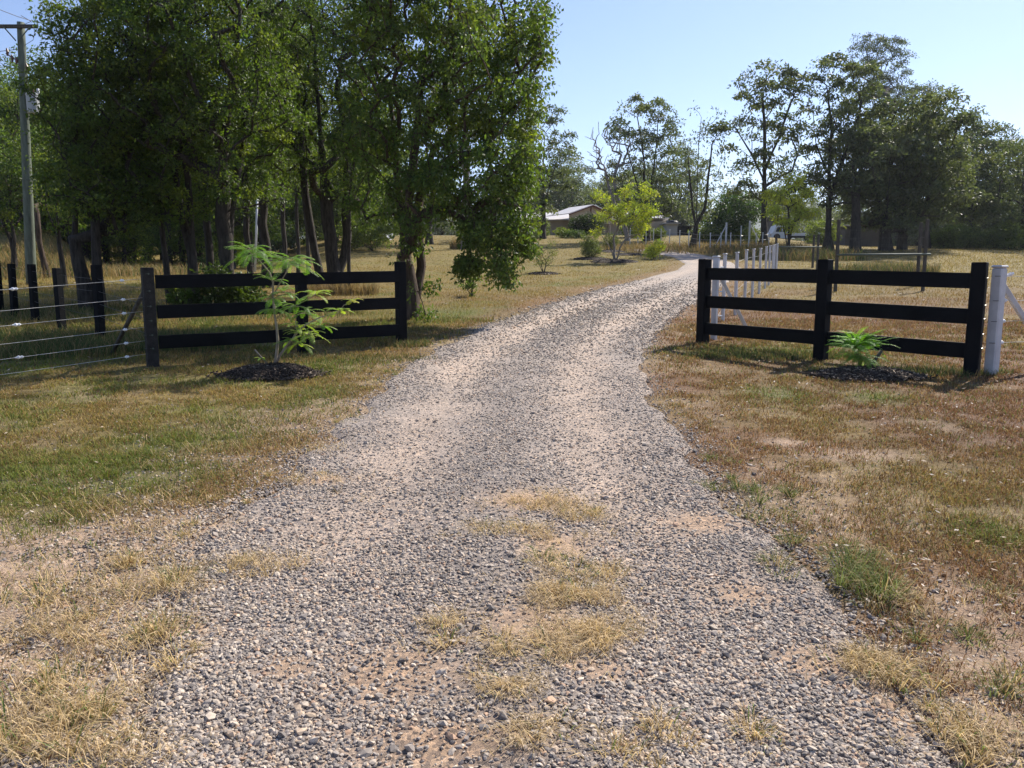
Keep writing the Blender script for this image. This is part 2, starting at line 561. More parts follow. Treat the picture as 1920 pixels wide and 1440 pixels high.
def gravelmat():
    m, nt, b = mat('gravel_surface')
    at = nd(nt, 'ShaderNodeAttribute', attribute_name='Col')
    tc = nd(nt, 'ShaderNodeTexCoord')
    vo = nd(nt, 'ShaderNodeTexVoronoi', Scale=70.0)
    nt.links.new(tc.outputs['Object'], vo.inputs['Vector'])
    sx = nd(nt, 'ShaderNodeSeparateColor'); nt.links.new(vo.outputs['Color'], sx.inputs[0])
    cr = nd(nt, 'ShaderNodeValToRGB'); e = cr.color_ramp.elements
    e[0].position = 0; e[0].color = (.32, .34, .38, 1); e[1].position = 1; e[1].color = (1.75, 1.65, 1.5, 1)
    x = cr.color_ramp.elements.new(.4); x.color = (.75, .76, .80, 1)
    x = cr.color_ramp.elements.new(.75); x.color = (1.25, 1.18, 1.08, 1)
    nt.links.new(sx.outputs[0], cr.inputs[0])
    vm = nd(nt, 'ShaderNodeVectorMath', operation='MULTIPLY')
    nt.links.new(at.outputs['Color'], vm.inputs[0]); nt.links.new(cr.outputs[0], vm.inputs[1])
    no = nd(nt, 'ShaderNodeTexNoise', Scale=3.0, Detail=6.0)
    nt.links.new(tc.outputs['Object'], no.inputs['Vector'])
    mr = nd(nt, 'ShaderNodeMapRange'); mr.inputs['From Min'].default_value = .35; mr.inputs['From Max'].default_value = .65
    mr.inputs['To Min'].default_value = .25; mr.inputs['To Max'].default_value = .95
    nt.links.new(no.outputs['Fac'], mr.inputs[0])
    mx = nd(nt, 'ShaderNodeMix', data_type='RGBA')
    nt.links.new(mr.outputs[0], mx.inputs['Factor'])
    nt.links.new(at.outputs['Color'], mx.inputs[6]); nt.links.new(vm.outputs[0], mx.inputs[7])
    nt.links.new(mx.outputs[2], b.inputs['Base Color'])
    b.inputs['Roughness'].default_value = .9; b.inputs['Specular IOR Level'].default_value = .2
    n3 = nd(nt, 'ShaderNodeTexNoise', Scale=90.0, Detail=8.0, Roughness=.8)
    nt.links.new(tc.outputs['Object'], n3.inputs['Vector'])
    bp = nd(nt, 'ShaderNodeBump', Strength=.9, Distance=.02)
    nt.links.new(n3.outputs['Fac'], bp.inputs['Height'])
    nt.links.new(bp.outputs[0], b.inputs['Normal'])
    return m


M['gravel'] = gravelmat()
d = drive_mesh().build('gravel_driveway', M['gravel'], smooth=True); tag(d, None, None, kind='structure')

# loose stones ------------------------------------------------------
PHI = (1 + 5 ** .5) / 2
ICO = np.array([(-1, PHI, 0), (1, PHI, 0), (-1, -PHI, 0), (1, -PHI, 0), (0, -1, PHI), (0, 1, PHI), (0, -1, -PHI), (0, 1, -PHI), (PHI, 0, -1), (PHI, 0, 1), (-PHI, 0, -1), (-PHI, 0, 1)])
ICO /= np.linalg.norm(ICO[0])
ICOF = np.array([(0, 11, 5), (0, 5, 1), (0, 1, 7), (0, 7, 10), (0, 10, 11), (1, 5, 9), (5, 11, 4), (11, 10, 2), (10, 7, 6), (7, 1, 8), (3, 9, 4), (3, 4, 2), (3, 2, 6), (3, 6, 8), (3, 8, 9), (4, 9, 5), (2, 4, 11), (6, 2, 10), (8, 6, 7), (9, 8, 1)])


def wedge_points(n, y0, y1, half=.70, power=1.0):
    """points inside the view wedge, y density falling as 1/y**power"""
    u = rs.rand(n)
    if power == 2: y = 1 / (1 / y0 + u * (1 / y1 - 1 / y0))
    elif power == 1: y = y0 * (y1 / y0) ** u
    else: y = y0 + u * (y1 - y0)
    x = (rs.rand(n) * 2 - 1) * (half * y + .5)
    return x, y


PAL = np.array([(.125, .115, .112), (.20, .182, .172), (.30, .265, .238), (.40, .345, .285), (.48, .37, .265), (.54, .47, .39), (.42, .26, .16), (.07, .067, .067)])
PALP = np.array([.13, .17, .20, .17, .14, .10, .04, .05]); PALP /= PALP.sum()


PAL = (np.array([.30, .26, .23]) * .28 + PAL * .72) * np.array([1.03, .995, .955])


def stones(x, y, size, m):
    n = len(x)
    R = rs.normal(size=(n, 3, 3)); R, _ = np.linalg.qr(R)
    sc = np.stack([np.ones(n), .55 + .35 * rs.rand(n), .35 + .3 * rs.rand(n)], 1) * size[:, None] * .5
    J = ICO[None] * (1 + (rs.rand(n, 12, 1) - .5) * .55)
    L = J * sc[:, None, :]
    # mostly lying flat: random yaw with a moderate tilt
    ya = rs.rand(n) * 6.283; ti = (rs.rand(n) - .5) * 1.3; tj = (rs.rand(n) - .5) * 1.3
    def rot(L, i, j, a):
        c, s = np.cos(a)[:, None], np.sin(a)[:, None]
        A = L[..., i] * c - L[..., j] * s; B = L[..., i] * s + L[..., j] * c
        L = L.copy(); L[..., i] = A; L[..., j] = B; return L
    L = rot(L, 1, 2, ti); L = rot(L, 0, 2, tj); L = rot(L, 0, 1, ya)
    z = drive_z(x, y) + size * .08
    V = L + np.stack([x, y, z], 1)[:, None, :]
    T = ICOF[None] + (np.arange(n) * 12)[:, None, None]
    c = PAL[rs.choice(len(PAL), n, p=PALP)] * (.8 + .4 * rs.rand(n, 1))
    m.add(V.reshape(-1, 3), None, T.reshape(-1, 3), np.repeat(c, 12, 0))


m = MB()
x, y = wedge_points(520000, 2.0, 30.0, power=1)
e = outside(x, y)
u, tr, cen = tracks(x, y)
sw = spotw(SOIL, x, y)
nz = N1(x, y, .7, 4)
p = np.where(e < 0, 1 - .64 * tr * sstep(2.6, 5, y) - .80 * np.clip(sw * 1.3, 0, 1), np.exp(-np.maximum(e, 0) / .16) * .6 + np.where(x < 0, .55, .12) * np.exp(-np.maximum(e, 0) / .9) * sstep(9, 5, y))
p = p * np.clip(.75 + (nz - .42) * 2.6, .35, 1) * sstep(31, 22, y)
k = rs.rand(len(x)) < p
x, y = x[k], y[k]
sz = (.008 + .018 * rs.rand(len(x)) ** 1.6) * (1 + .25 * (rs.rand(len(x)) < .06)) * np.clip(y / 7, 1, 2.6)
NST = len(x)
stones(x, y, sz, m)
# a few larger rocks
x, y = wedge_points(900, 2.2, 8.0, power=1); k = (outside(x, y) < .5); x, y = x[k], y[k]
stones(x, y, .03 + .018 * rs.rand(len(x)), m)
o = m.build('gravel', M['stone']); tag(o, None, None, kind='stuff')


# ------------------------------------------------------------------ grass
def blades(m, x, y, h, w, lean, colr, curl=.5, zoff=0.0, az=None):
    n = len(x)
    a = rs.rand(n) * 6.283 if az is None else az
    dx, dy = np.cos(a), np.sin(a)
    b = a + (rs.rand(n) - .5) * 2.6
    sx, sy = -np.sin(b), np.cos(b)
    z = H(x, y) + zoff
    P = np.stack([x, y, z], 1); S = np.stack([sx, sy, sx * 0], 1) * (w / 2)[:, None]
    D = np.stack([dx, dy, dx * 0], 1)
    l = np.clip(lean, 0, 1.45)
    m1 = P + D * (h * .5 * np.sin(l * .55))[:, None]; m1[:, 2] += h * .5 * np.cos(l * .55)
    l2 = np.clip(l * 1.35 + curl * .3, 0, 1.7)
    tp = m1 + D * (h * .5 * np.sin(l2))[:, None]; tp[:, 2] += h * .5 * np.cos(l2)
    V = np.stack([P - S, P + S, m1 + S * .75, m1 - S * .75, tp], 1)
    o = (np.arange(n) * 5)[:, None]
    Q = np.array([[0, 1, 2, 3]]) + o; T = np.array([[3, 2, 4]]) + o
    m.add(V.reshape(-1, 3), Q, T, np.repeat(colr, 5, 0))


def lawn():
    m = MB()
    # near turf
    x, y = wedge_points(760000, 2.2, 15, power=1)
    c, gw, sw = groundcol(x, y)
    e = outside(x, y)
    pat = N2(x, y, .22, 3)
    p = sstep(.0, .3, e) * (1 - .93 * np.clip(sw, 0, 1)) * np.clip(.35 + (pat - .4) * 2.6, .10, 1) * .9
    k = rs.rand(len(x)) < p
    x, y, c, gw = x[k], y[k], c[k], gw[k]
    n = len(x)
    clump = N3(x, y, .12, 2)
    h = (.022 + .030 * rs.rand(n) + .030 * gw * clump) * (1 + .5 * sstep(9, 12, y)) * (.75 + .6 * clump)
    w = (.0035 + .003 * rs.rand(n)) * np.clip(y / 5.5, .8, 2.2)
    rgt = sstep(0, 1.5, x)
    dry = rs.rand(n) < (.12 - .06 * gw)
    col = c * (1.05 + .75 * (rs.rand(n, 1) - .42))
    col[dry] = (C_STRAW * (.45 + .7 * rs.rand(n, 1)))[dry] * .9
    red = (rs.rand(n) < .16 + .30 * rgt) & ~dry
    col[red] = (C_RED * (.6 + .7 * rs.rand(n, 1)))[red]
    gr = (rs.rand(n) < .10 + .35 * gw) & ~dry
    col[gr] = (np.array([.135, .175, .045]) * (.7 + .7 * rs.rand(n, 1)))[gr]
    blades(m, x, y, h, w, .35 + 1.0 * rs.rand(n), col)
    # paddock and lawn farther out, longer and thicker
    x, y = wedge_points(240000, 13, 75, power=1)
    c, gw, sw = groundcol(x, y)
    e = outside(x, y)
    p = sstep(.0, .5, e) * np.clip(.3 + (N1(x, y, .9, 3) - .4) * 2.5, .15, 1)
    k = rs.rand(len(x)) < p
    x, y, c = x[k], y[k], c[k]; n = len(x)
    tall = sstep(.42, .6, x / y) * .10 * sstep(20, 35, y) + sstep(-.35, -.5, x / y) * .10
    h = (.045 + .05 * rs.rand(n)) + tall * rs.rand(n)
    w = .008 * np.clip(y / 14, 1, 4)
    col = c * (1.1 + .7 * (rs.rand(n, 1) - .45))
    dry = rs.rand(n) < .22
    col[dry] = (C_STRAW * (.45 + .5 * rs.rand(n, 1)))[dry]
    blades(m, x, y, h, w, .3 + .8 * rs.rand(n), col)
    return m


o = lawn().build('lawn_grass', M['grassblade']); tag(o, None, None, kind='stuff')


def tufts(m, lst, colA, colB, hmul=1.25, dens=1.5):
    for px, py, rx, ry, h, gmix in lst:
        a = G(px, py); b = G(px + rx, py); c2 = G(px, py + ry)
        wx = abs(b[0] - a[0]); wy = max(abs(a[1] - c2[1]), wx * .5)
        nt = max(3, int(wx * wy * 150 * dens) + 3)
        for _ in range(nt):
            r = rs.rand() ** .5; q = rs.rand() * 6.283
            cx = a[0] + 1.15 * wx * r * math.cos(q); cy = a[1] + 1.15 * wy * r * math.sin(q)
            n = int(22 + 45 * rs.rand()); rad = .02 + .09 * rs.rand() ** 1.5
            ang = rs.rand(n) * 6.283; rr = rad * rs.rand(n) ** .6
            x = cx + rr * np.cos(ang); y = cy + rr * np.sin(ang)
            hh = h * hmul * (.35 + .8 * rs.rand(n)) * (.6 + .7 * rs.rand()); az = ang + (rs.rand(n) - .5) * 1.6
            lean = .55 + .8 * rr / rad + .5 * (rs.rand(n) - .5)
            col = np.where((rs.rand(n) < gmix)[:, None], colB, colA) * (.55 + .75 * rs.rand(n, 1))
            blades(m, x, y, hh, .0028 + .0022 * rs.rand(n), lean, col, curl=.8, zoff=.008, az=az)


m = MB()
STR = np.array([.59, .44, .24]); GRN = np.array([.14, .20, .055])
tufts(m, [(1010, 950, 60, 12, .07, .08), (950, 1000, 45, 16, .08, .15), (1090, 965, 35, 12, .06, .2), (1065, 1068, 50, 14, .09, .45), (1130, 1075, 30, 8, .06, .1),
          (1050, 1125, 60, 18, .10, .15), (850, 1195, 45, 22, .09, .12), (925, 1215, 22, 14, .08, .1), (1000, 1235, 45, 18, .09, .15),
          (1110, 1195, 50, 22, .09, .08), (950, 1305, 42, 18, .09, .08), (1015, 1395, 45, 22, .10, .15), (1262, 1385, 28, 18, .08, .1),
          (1190, 1440, 60, 10, .08, .05), (840, 1020, 30, 12, .05, .2), (1415, 1385, 12, 12, .06, .1), (905, 1278, 15, 6, .05, .1)], STR, GRN)
tufts(m, [(370, 1085, 50, 18, .10, .2), (500, 1060, 50, 16, .09, .1), (450, 1085, 50, 12, .09, .05), (300, 1105, 70, 25, .09, .2), (250, 1190, 60, 25, .11, .3),
          (110, 1190, 70, 30, .10, .15), (60, 1130, 60, 25, .09, .2), (180, 1325, 70, 35, .12, .3), (20, 1355, 40, 40, .13, .35), (90, 1290, 50, 20, .1, .2),
          (200, 1420, 80, 30, .12, .15), (60, 1430, 80, 30, .12, .1), (330, 1000, 60, 18, .06, .15), (420, 940, 70, 14, .05, .15), (560, 895, 50, 9, .05, .2),
          (210, 1060, 80, 20, .07, .2), (600, 840, 50, 10, .05, .2), (655, 790, 30, 8, .05, .3), (700, 720, 25, 7, .05, .3), (740, 700, 30, 6, .05, .6), (330, 1240, 40, 20, .08, .1)], STR, GRN, dens=.42)
GRN2 = GRN * .8 + STR * .08
tufts(m, [(1350, 868, 25, 8, .07, .85), (1385, 912, 40, 12, .09, .9), (1445, 935, 40, 12, .09, .8), (1430, 975, 50, 12, .06, .6), (1330, 915, 12, 5, .05, .9),
          (1600, 1075, 35, 14, .15, .95), (1625, 1110, 40, 18, .15, .8), (1650, 1130, 25, 14, .13, .8), (1470, 1070, 28, 10, .08, .5), (1505, 1020, 30, 12, .08, .7),
          (1560, 1030, 40, 14, .07, .6), (1640, 1050, 50, 16, .07, .4), (1790, 1210, 60, 20, .08, .6), (1740, 1180, 40, 18, .07, .45), (1850, 1110, 50, 16, .05, .5), (1890, 1300, 40, 30, .08, .5)], STR * .75, GRN2, dens=.7)
tufts(m, [(1625, 1240, 40, 22, .10, .15), (1640, 1275, 45, 20, .10, .08), (1720, 1285, 40, 18, .09, .2), (1830, 1380, 70, 30, .09, .1), (1860, 1425, 60, 20, .10, .1), (1760, 1330, 30, 14, .05, .1)], STR * .9, GRN, dens=.8)
n = 16000
x, y = wedge_points(n, 2.1, 8.5, power=1); e = outside(x, y)
p = np.where(x < 0, sstep(-.25, .1, e) * sstep(2.2, .6, e), sstep(0, .3, e) * sstep(1.3, .3, e) * .35) * np.clip((N2(x, y, .35, 3) - .42) * 6, 0, 1) * sstep(9, 4.5, y)
p = p + .03 * sstep(6, 4, y) * (e > 0) + .06 * np.clip(spotw(spots([(1010, 1120, 120, 120)]), x, y), 0, 1)
k = rs.rand(n) < p; x, y = x[k], y[k]; n = len(x)
blades(m, x, y, .05 + .13 * rs.rand(n) ** 1.5, .0022 + .002 * rs.rand(n), 1.15 + .3 * rs.rand(n), STR * (.6 + .65 * rs.rand(n, 1)), curl=.2, zoff=.02, az=-.4 + rs.normal(size=n) * .9 + 3.14 * (rs.rand(n) < .5))
def mats(m, lst, colr):
    for px, py, rx, ry, cnt in lst:
        cnt = int(cnt * (.60 if px > 700 else .26)); a = G(px, py); b = G(px + rx, py); c2 = G(px, py + ry)
        wx = abs(b[0] - a[0]); wy = max(abs(a[1] - c2[1]), wx * .35)
        x = a[0] + wx * .78 * rs.normal(size=cnt); y = a[1] + wy * .78 * rs.normal(size=cnt)
        k = N2(x, y, .14, 3) > .47; x, y = x[k], y[k]; n = len(x)
        blades(m, x, y, .04 + .10 * rs.rand(n) ** 1.5, .002 + .0022 * rs.rand(n), 1.05 + .45 * rs.rand(n), colr * (.55 + .7 * rs.rand(n, 1)), curl=.3, zoff=.018, az=.5 + rs.normal(size=n) * 1.0 + 3.14 * (rs.rand(n) < .5))


mats(m, [(1010, 950, 70, 16, 1300), (955, 1000, 60, 18, 1300), (1080, 975, 45, 14, 500), (1060, 1068, 60, 16, 1200), (1060, 1130, 85, 24, 2600), (865, 1195, 55, 26, 1500), (940, 1215, 50, 18, 900),
          (1010, 1235, 60, 22, 1400), (1110, 1195, 65, 30, 1800), (950, 1305, 45, 18, 800), (1015, 1395, 50, 22, 900), (1262, 1385, 30, 18, 400), (1040, 1010, 60, 14, 600),
          (380, 1085, 70, 20, 1500), (490, 1068, 60, 16, 1100), (300, 1110, 90, 25, 1500), (250, 1200, 80, 30, 1600), (100, 1180, 110, 35, 1800), (180, 1325, 90, 40, 1800), (200, 1420, 120, 30, 1500), (40, 1380, 60, 50, 900),
          (590, 905, 60, 12, 700), (640, 930, 50, 10, 400), (600, 850, 50, 10, 500), (330, 1000, 80, 18, 900), (1640, 1260, 60, 25, 900), (1830, 1400, 110, 40, 1300), (1700, 1130, 80, 25, 500)], np.array([.60, .46, .28]))
o = m.build('dry_grass', M['grassblade']); tag(o, None, None, kind='stuff')


# long grass near trunks, behind the fences and round the tree guards
def longgrass(m, cx, cy, rx, ry, n, h, colA, colB, gmix):
    q = rs.rand(n) * 6.283; r = rs.rand(n) ** .6
    x = cx + rx * r * np.cos(q); y = cy + ry * r * np.sin(q)
    col = np.where((rs.rand(n) < gmix)[:, None], colB, colA) * (.5 + .7 * rs.rand(n, 1))
    blades(m, x, y, h * (.4 + .8 * rs.rand(n)), .006 * np.clip(y / 8, 1, 6) * (.7 + .6 * rs.rand(n)), .15 + .6 * rs.rand(n), col)


m = MB()
for px, py, rx, ry, n, h, gm in [(100, 640, 2.4, .8, 6000, .22, .75), (220, 655, 1.6, .5, 3500, .20, .75), (30, 665, 1.5, .6, 3000, .2, .75),
                                 (640, 552, 1.0, .5, 1500, .40, .05), (870, 466, .9, .7, 900, .8, .1), (1440, 668, 1.1, .35, 2600, .09, .75), (1700, 700, 1.2, .3, 2600, .10, .75),
                                 (560, 676, 1.8, .4, 2200, .08, .6), (1420, 472, 3.0, 2.5, 2200, .7, .25), (1500, 486, 3.5, 2.0, 2600, .7, .5), (1660, 515, 2.0, 1.2, 2600, .55, .6),
                                 (1330, 468, 7.0, 5.0, 4000, .45, .15), (20, 500, 6, 5, 5000, .5, .3), (110, 495, 6, 5, 4000, .5, .3), (760, 650, .35, .2, 500, .12, .6), (400, 590, 3, 1.5, 3500, .16, .7), (60, 590, 3, 2, 4000, .18, .6)]:
    a = G(px, py)
    longgrass(m, a[0], a[1], rx, ry, n, h, C_STRAW * .62, np.array([.10, .135, .045]), gm)
o = m.build('long_grass', M['grassblade']); tag(o, None, None, kind='stuff')

# fallen leaves -----------------------------------------------------
m = MB()
x, y = wedge_points(17000, 3, 40, power=1)
e = outside(x, y)
dens = sstep(0, .2, e) * (.18 + .45 * sstep(1.6, 0, e) * sstep(12, 16, y) + .22 * (x > 0)) + .03
k = rs.rand(len(x)) < dens * np.clip((N2(x, y, 1.1, 3) - .35) * 4, 0.1, 1)
x, y = x[k], y[k]; n = len(x)
L = (.035 + .05 * rs.rand(n)) * np.clip(y / 14, .5, 1.8); W = L * (.25 + .2 * rs.rand(n))
a = rs.rand(n) * 6.283; t = (rs.rand(n) - .5) * .9
D = np.stack([np.cos(a) * np.cos(t), np.sin(a) * np.cos(t), np.sin(t)], 1); S = np.stack([-np.sin(a), np.cos(a), (rs.rand(n) - .5) * .8], 1)
P = np.stack([x, y, H(x, y) + .02 + .02 * rs.rand(n)], 1)
V = np.stack([P, P + D * (L * .5)[:, None] - S * (W / 2)[:, None], P + D * L[:, None], P + D * (L * .5)[:, None] + S * (W / 2)[:, None]], 1)
pal = np.array([(.55, .42, .30), (.62, .52, .42), (.42, .25, .14), (.30, .18, .11), (.66, .58, .50)])
col = pal[rs.randint(0, 5, n)] * .78 * (.7 + .45 * rs.rand(n, 1))
m.add(V.reshape(-1, 3), (np.arange(n) * 4)[:, None] + np.array([[0, 1, 2, 3]]), None, np.repeat(col, 4, 0))
o = m.build('fallen_leaves', M['litter']); tag(o, None, None, kind='stuff')


# ------------------------------------------------------------------ trees
def leaves(m, P, L, W, out, droop, colr, spread=.9):
    """diamond leaves at P; out = preferred direction"""
    n = len(P)
    D = out * .5 + rs.normal(size=(n, 3)) * spread; D[:, 2] -= droop
    D /= np.linalg.norm(D, axis=1)[:, None]
    S = np.cross(D, rs.normal(size=(n, 3))); S /= (np.linalg.norm(S, axis=1)[:, None] + 1e-9)
    N = np.cross(D, S)
    mid = P + D * (L * .45)[:, None] + N * (L * .06)[:, None]
    V = np.stack([P, mid - S * (W / 2)[:, None], P + D * L[:, None], mid + S * (W / 2)[:, None]], 1)
    m.add(V.reshape(-1, 3), (np.arange(n) * 4)[:, None] + np.array([[0, 1, 2, 3]]), None, np.repeat(colr, 4, 0))


def grow(base, trunks, lobes, nclump, R0, r0=.008, seg=.45, seed=0, jit=.16, minsep=.5, hang=None, nhang=0):
    """skeleton reaching out from the trunks to clump centres sampled in the lobes"""
    rg = np.random.RandomState(seed)
    pos = [np.array(base, float)]; par = [-1]
    for tr in trunks:
        prev = 0
        last = pos[0]
        for p in tr:
            p = np.array(p, float); k = max(1, int(np.linalg.norm(p - last) / seg))
            for i in range(1, k + 1):
                q = last + (p - last) * i / k
                if i < k: q = q + rg.normal(size=3) * .03 * np.array([1, 1, .3])
                pos.append(q); par.append(prev); prev = len(pos) - 1
            last = p
    ntr = len(pos)
    vol = np.array([l[1][0] * l[1][1] * l[1][2] for l in lobes]) ** .8; vol /= vol.sum()
    tg = []
    tries = 0
    while len(tg) < nclump and tries < nclump * 12:
        tries += 1
        c, r = lobes[rg.choice(len(lobes), p=vol)][:2]
        v = rg.normal(size=3); v /= np.linalg.norm(v); rad = rg.rand() ** .42 * (1 + .35 * rg.rand() ** 4)
        p = np.array(c) + v * np.array(r) * rad
        if tg and np.min(np.sum((np.array(tg) - p) ** 2, 1)) < minsep ** 2: continue
        tg.append(p)
    nreg = len(tg)
    for _ in range(nhang):
        c, r = hang[rg.randint(len(hang))][:2]; v = rg.normal(size=3); v /= np.linalg.norm(v)
        tg.append(np.array(c) + v * np.array(r) * rg.rand() ** .4)
    tg = np.array(tg)
    b0 = pos[0]
    order = np.argsort(np.linalg.norm((tg - np.array([b0[0], b0[1], b0[2]])) * [1.4, 1.4, .8], axis=1))
    ends = []
    order = [i for i in order if i < nreg] + sorted([i for i in order if i >= nreg], key=lambda q: -tg[q][2])
    for i in order:
        t = tg[i]; A = np.array(pos)
        dv = t - A; dist = np.linalg.norm(dv, axis=1); hd = np.linalg.norm(dv[:, :2], axis=1)
        low = A[:, 2] < b0[2] + .25 * (max(p[2] for p in pos[:ntr]) - b0[2])
        cost = dist + .9 * np.maximum(0, A[:, 2] - t[2] + .35 * hd) + .4 * low * dist
        if i >= nreg:
            cost = dist + 1.6 * np.maximum(0, t[2] + .15 - A[:, 2]) + .6 * hd; cost[:ntr] += 3
        j = int(np.argmin(cost)); a = A[j]; k = max(2, int(dist[j] / seg))
        prev = j; sag = .10 * dist[j]
        nv = rg.normal(size=3) * jit * dist[j] * .35
        for q in range(1, k + 1):
            f = q / k; w = math.sin(f * math.pi)
            p = a + (t - a) * f + nv * w + np.array([0, 0, sag * w * .6])
            pos.append(p); par.append(prev); prev = len(pos) - 1
        ends.append(prev)
    n = len(pos); cnt = np.zeros(n)
    for e in ends: cnt[e] += 1
    for i in range(n - 1, 0, -1): cnt[par[i]] += cnt[i]
    cnt = np.maximum(cnt, 1)
    N = cnt[0]; e = math.log(R0 / r0) / math.log(max(N, 2))
    rad = r0 * cnt ** e
    return np.array(pos), np.array(par), rad, ends, ntr


def skin(m, pos, par, rad, ksides=7, bend=1.0, C=None, flare=True):
    n = len(pos); ch = [[] for _ in range(n)]
    for i in range(1, n): ch[par[i]].append(i)
    starts = [(0, -1)]
    while starts:
        s, pa = starts.pop()
        P = []; R = []
        if pa >= 0: P.append(pos[pa]); R.append(min(rad[pa] * .8, rad[s] * 1.25))
        i = s
        while True:
            P.append(pos[i]); R.append(rad[i])
            if not ch[i]: break
            c = sorted(ch[i], key=lambda q: -rad[q])
            for o in c[1:]: starts.append((o, i))
            i = c[0]
        if len(P) < 2: continue
        if pa < 0 and flare:
            P[0] = P[0] - np.array([0, 0, .15]); R[0] *= 1.55
            if len(R) > 1: R[1] *= 1.15
        k = ksides if max(R) > .06 else (5 if max(R) > .02 else 3)
        m.tube(P, R, k, C, cap=False)


def clumpfoliage(m, ends, pos, par, nl, rc, L, W, cols, droop=.5, flat=.65, spread=.9, seed=0, shape='ball', vary=.35, weights=None):
    rg = rs
    n = len(ends)
    P0 = pos[ends]; D0 = P0 - pos[par[ends]]
    D0 /= (np.linalg.norm(D0, axis=1)[:, None] + 1e-9)
    k = np.maximum(3, (nl * (1 + .5 * rg.normal(size=n))).clip(nl * .25, nl * 2)).astype(int)
    idx = np.repeat(np.arange(n), k); N = len(idx)
    rr = rc * (.65 + .7 * rg.rand(n))
    off = rg.normal(size=(N, 3)); ln = np.linalg.norm(off, axis=1)[:, None]
    off = off / ln * (rg.rand(N, 1) ** .45)
    off[:, 2] *= flat
    if shape == 'weep': off[:, 2] = -np.abs(rg.rand(N)) * 1.8 * (1 - .5 * np.abs(off[:, 0])) + .2; off[:, :2] *= .7
    if shape == 'umbrella': off[:, 2] = np.abs(off[:, 2]) * 1.0 - .35 * (off[:, 0] ** 2 + off[:, 1] ** 2)
    P = P0[idx] + off * rr[idx][:, None]
    out = off / (np.linalg.norm(off, axis=1)[:, None] + 1e-9)
    cols = np.array(cols)
    cc = cols[rg.randint(0, len(cols), n)][idx] * .55 + cols[rg.randint(0, len(cols), N)] * .45
    cc = cc * (1 + vary * (rg.rand(N, 1) - .5) * 2) * (.8 + .4 * rg.rand(n))[idx][:, None]
    leaves(m, P, L * (.6 + .7 * rg.rand(N)), W * (.7 + .6 * rg.rand(N)), out, droop, cc, spread)
    return P, idx


def twigs(m, P0, P, idx, step, r):
    """thin sprigs from clump centres to some of their leaves"""
    s = np.arange(0, len(P), step); a = P0[idx[s]]; b = P[s]
    d = b - a; S = np.cross(d, rs.normal(size=d.shape)); S /= (np.linalg.norm(S, axis=1)[:, None] + 1e-9)
    U = np.cross(d, S); U /= (np.linalg.norm(U, axis=1)[:, None] + 1e-9)
    n = len(s)
    V = np.stack([a + S * r, a - S * r * .5 + U * r, a - S * r * .5 - U * r, b], 1)
    o = (np.arange(n) * 4)[:, None]
    T = np.concatenate([np.array([[0, 1, 3]]) + o, np.array([[1, 2, 3]]) + o, np.array([[2, 0, 3]]) + o])
    m.add(V.reshape(-1, 3), None, T)


NEARCOL = [(.072, .120, .026), (.092, .150, .030), (.052, .088, .026), (.145, .180, .035), (.082, .120, .040)]
FARCOL = [(.105, .140, .060), (.135, .165, .075), (.085, .115, .058), (.160, .180, .065), (.12, .14, .08)]
YELCOL = [(.40, .44, .05), (.32, .38, .055), (.50, .47, .06), (.24, .32, .055)]


def lobe(px, py, rx, ry, Y, rz=None):
    c = AT(px, py, Y); k = Y / F
    return (c, (rx * k, (rz if rz is not None else rx * k * .9), ry * k))


def tree(name, label, base, trunks, lobes, ncl=150, nl=90, rc=.45, L=.075, W=.03, R0=.15, cols=NEARCOL, lm='leaf', bm='bark', seed=1,
         droop=.5, flat=.7, group=None, cat='tree', seg=.45, minsep=.4, shape='ball', twig=8, r0=.008, jit=.16, loc=None, spread=.9, sides=7, hang=(), nhang=0):
    b = G(*base) if loc is None else np.array(loc)
    if lm == 'leaf': nl, W, L, rc, R0 = nl * 1.2, W * 1.08, L * .88, rc * .68, R0 * (.84 if R0 > .05 else 1)
    if lm == 'gumleaf': nl, W, L, R0, minsep, rc = nl * 1.6, W * 1.15, L * .9, R0 * .72, minsep * 1.22, rc * .90; cols = [tuple(.80 * q for q in c) for c in cols]
    T = [[AT(px, py, b[1] + (q[2] if len(q) > 2 else 0)) for q in tr for px, py in [q[:2]]] for tr in trunks]
    lb = [lobe(l[0], l[1], l[2], l[3], b[1] + (l[4] if len(l) > 4 else 0), l[5] if len(l) > 5 else None) for l in lobes]
    pos, par, rad, ends, ntr = grow(b, T, lb, ncl, R0, r0=r0, seg=seg, seed=seed, minsep=minsep, jit=jit, hang=[lobe(l[0], l[1], l[2], l[3], b[1] + l[4], l[5]) for l in hang], nhang=nhang)
    t = thing(name, label, cat, b, group)
    mw = MB(); skin(mw, pos, par, rad, sides)
    ends = np.array(ends)
    mf = MB()
    P, idx = clumpfoliage(mf, ends, pos, par, nl, rc, L, W, cols, droop, flat, spread, seed, shape)
    if twig: twigs(mw, pos[ends], P, idx, twig, r0 * .35)
    mw.build('trunk', M[bm], t, smooth=True)
    mf.build('crown', M[lm], t)
    return t


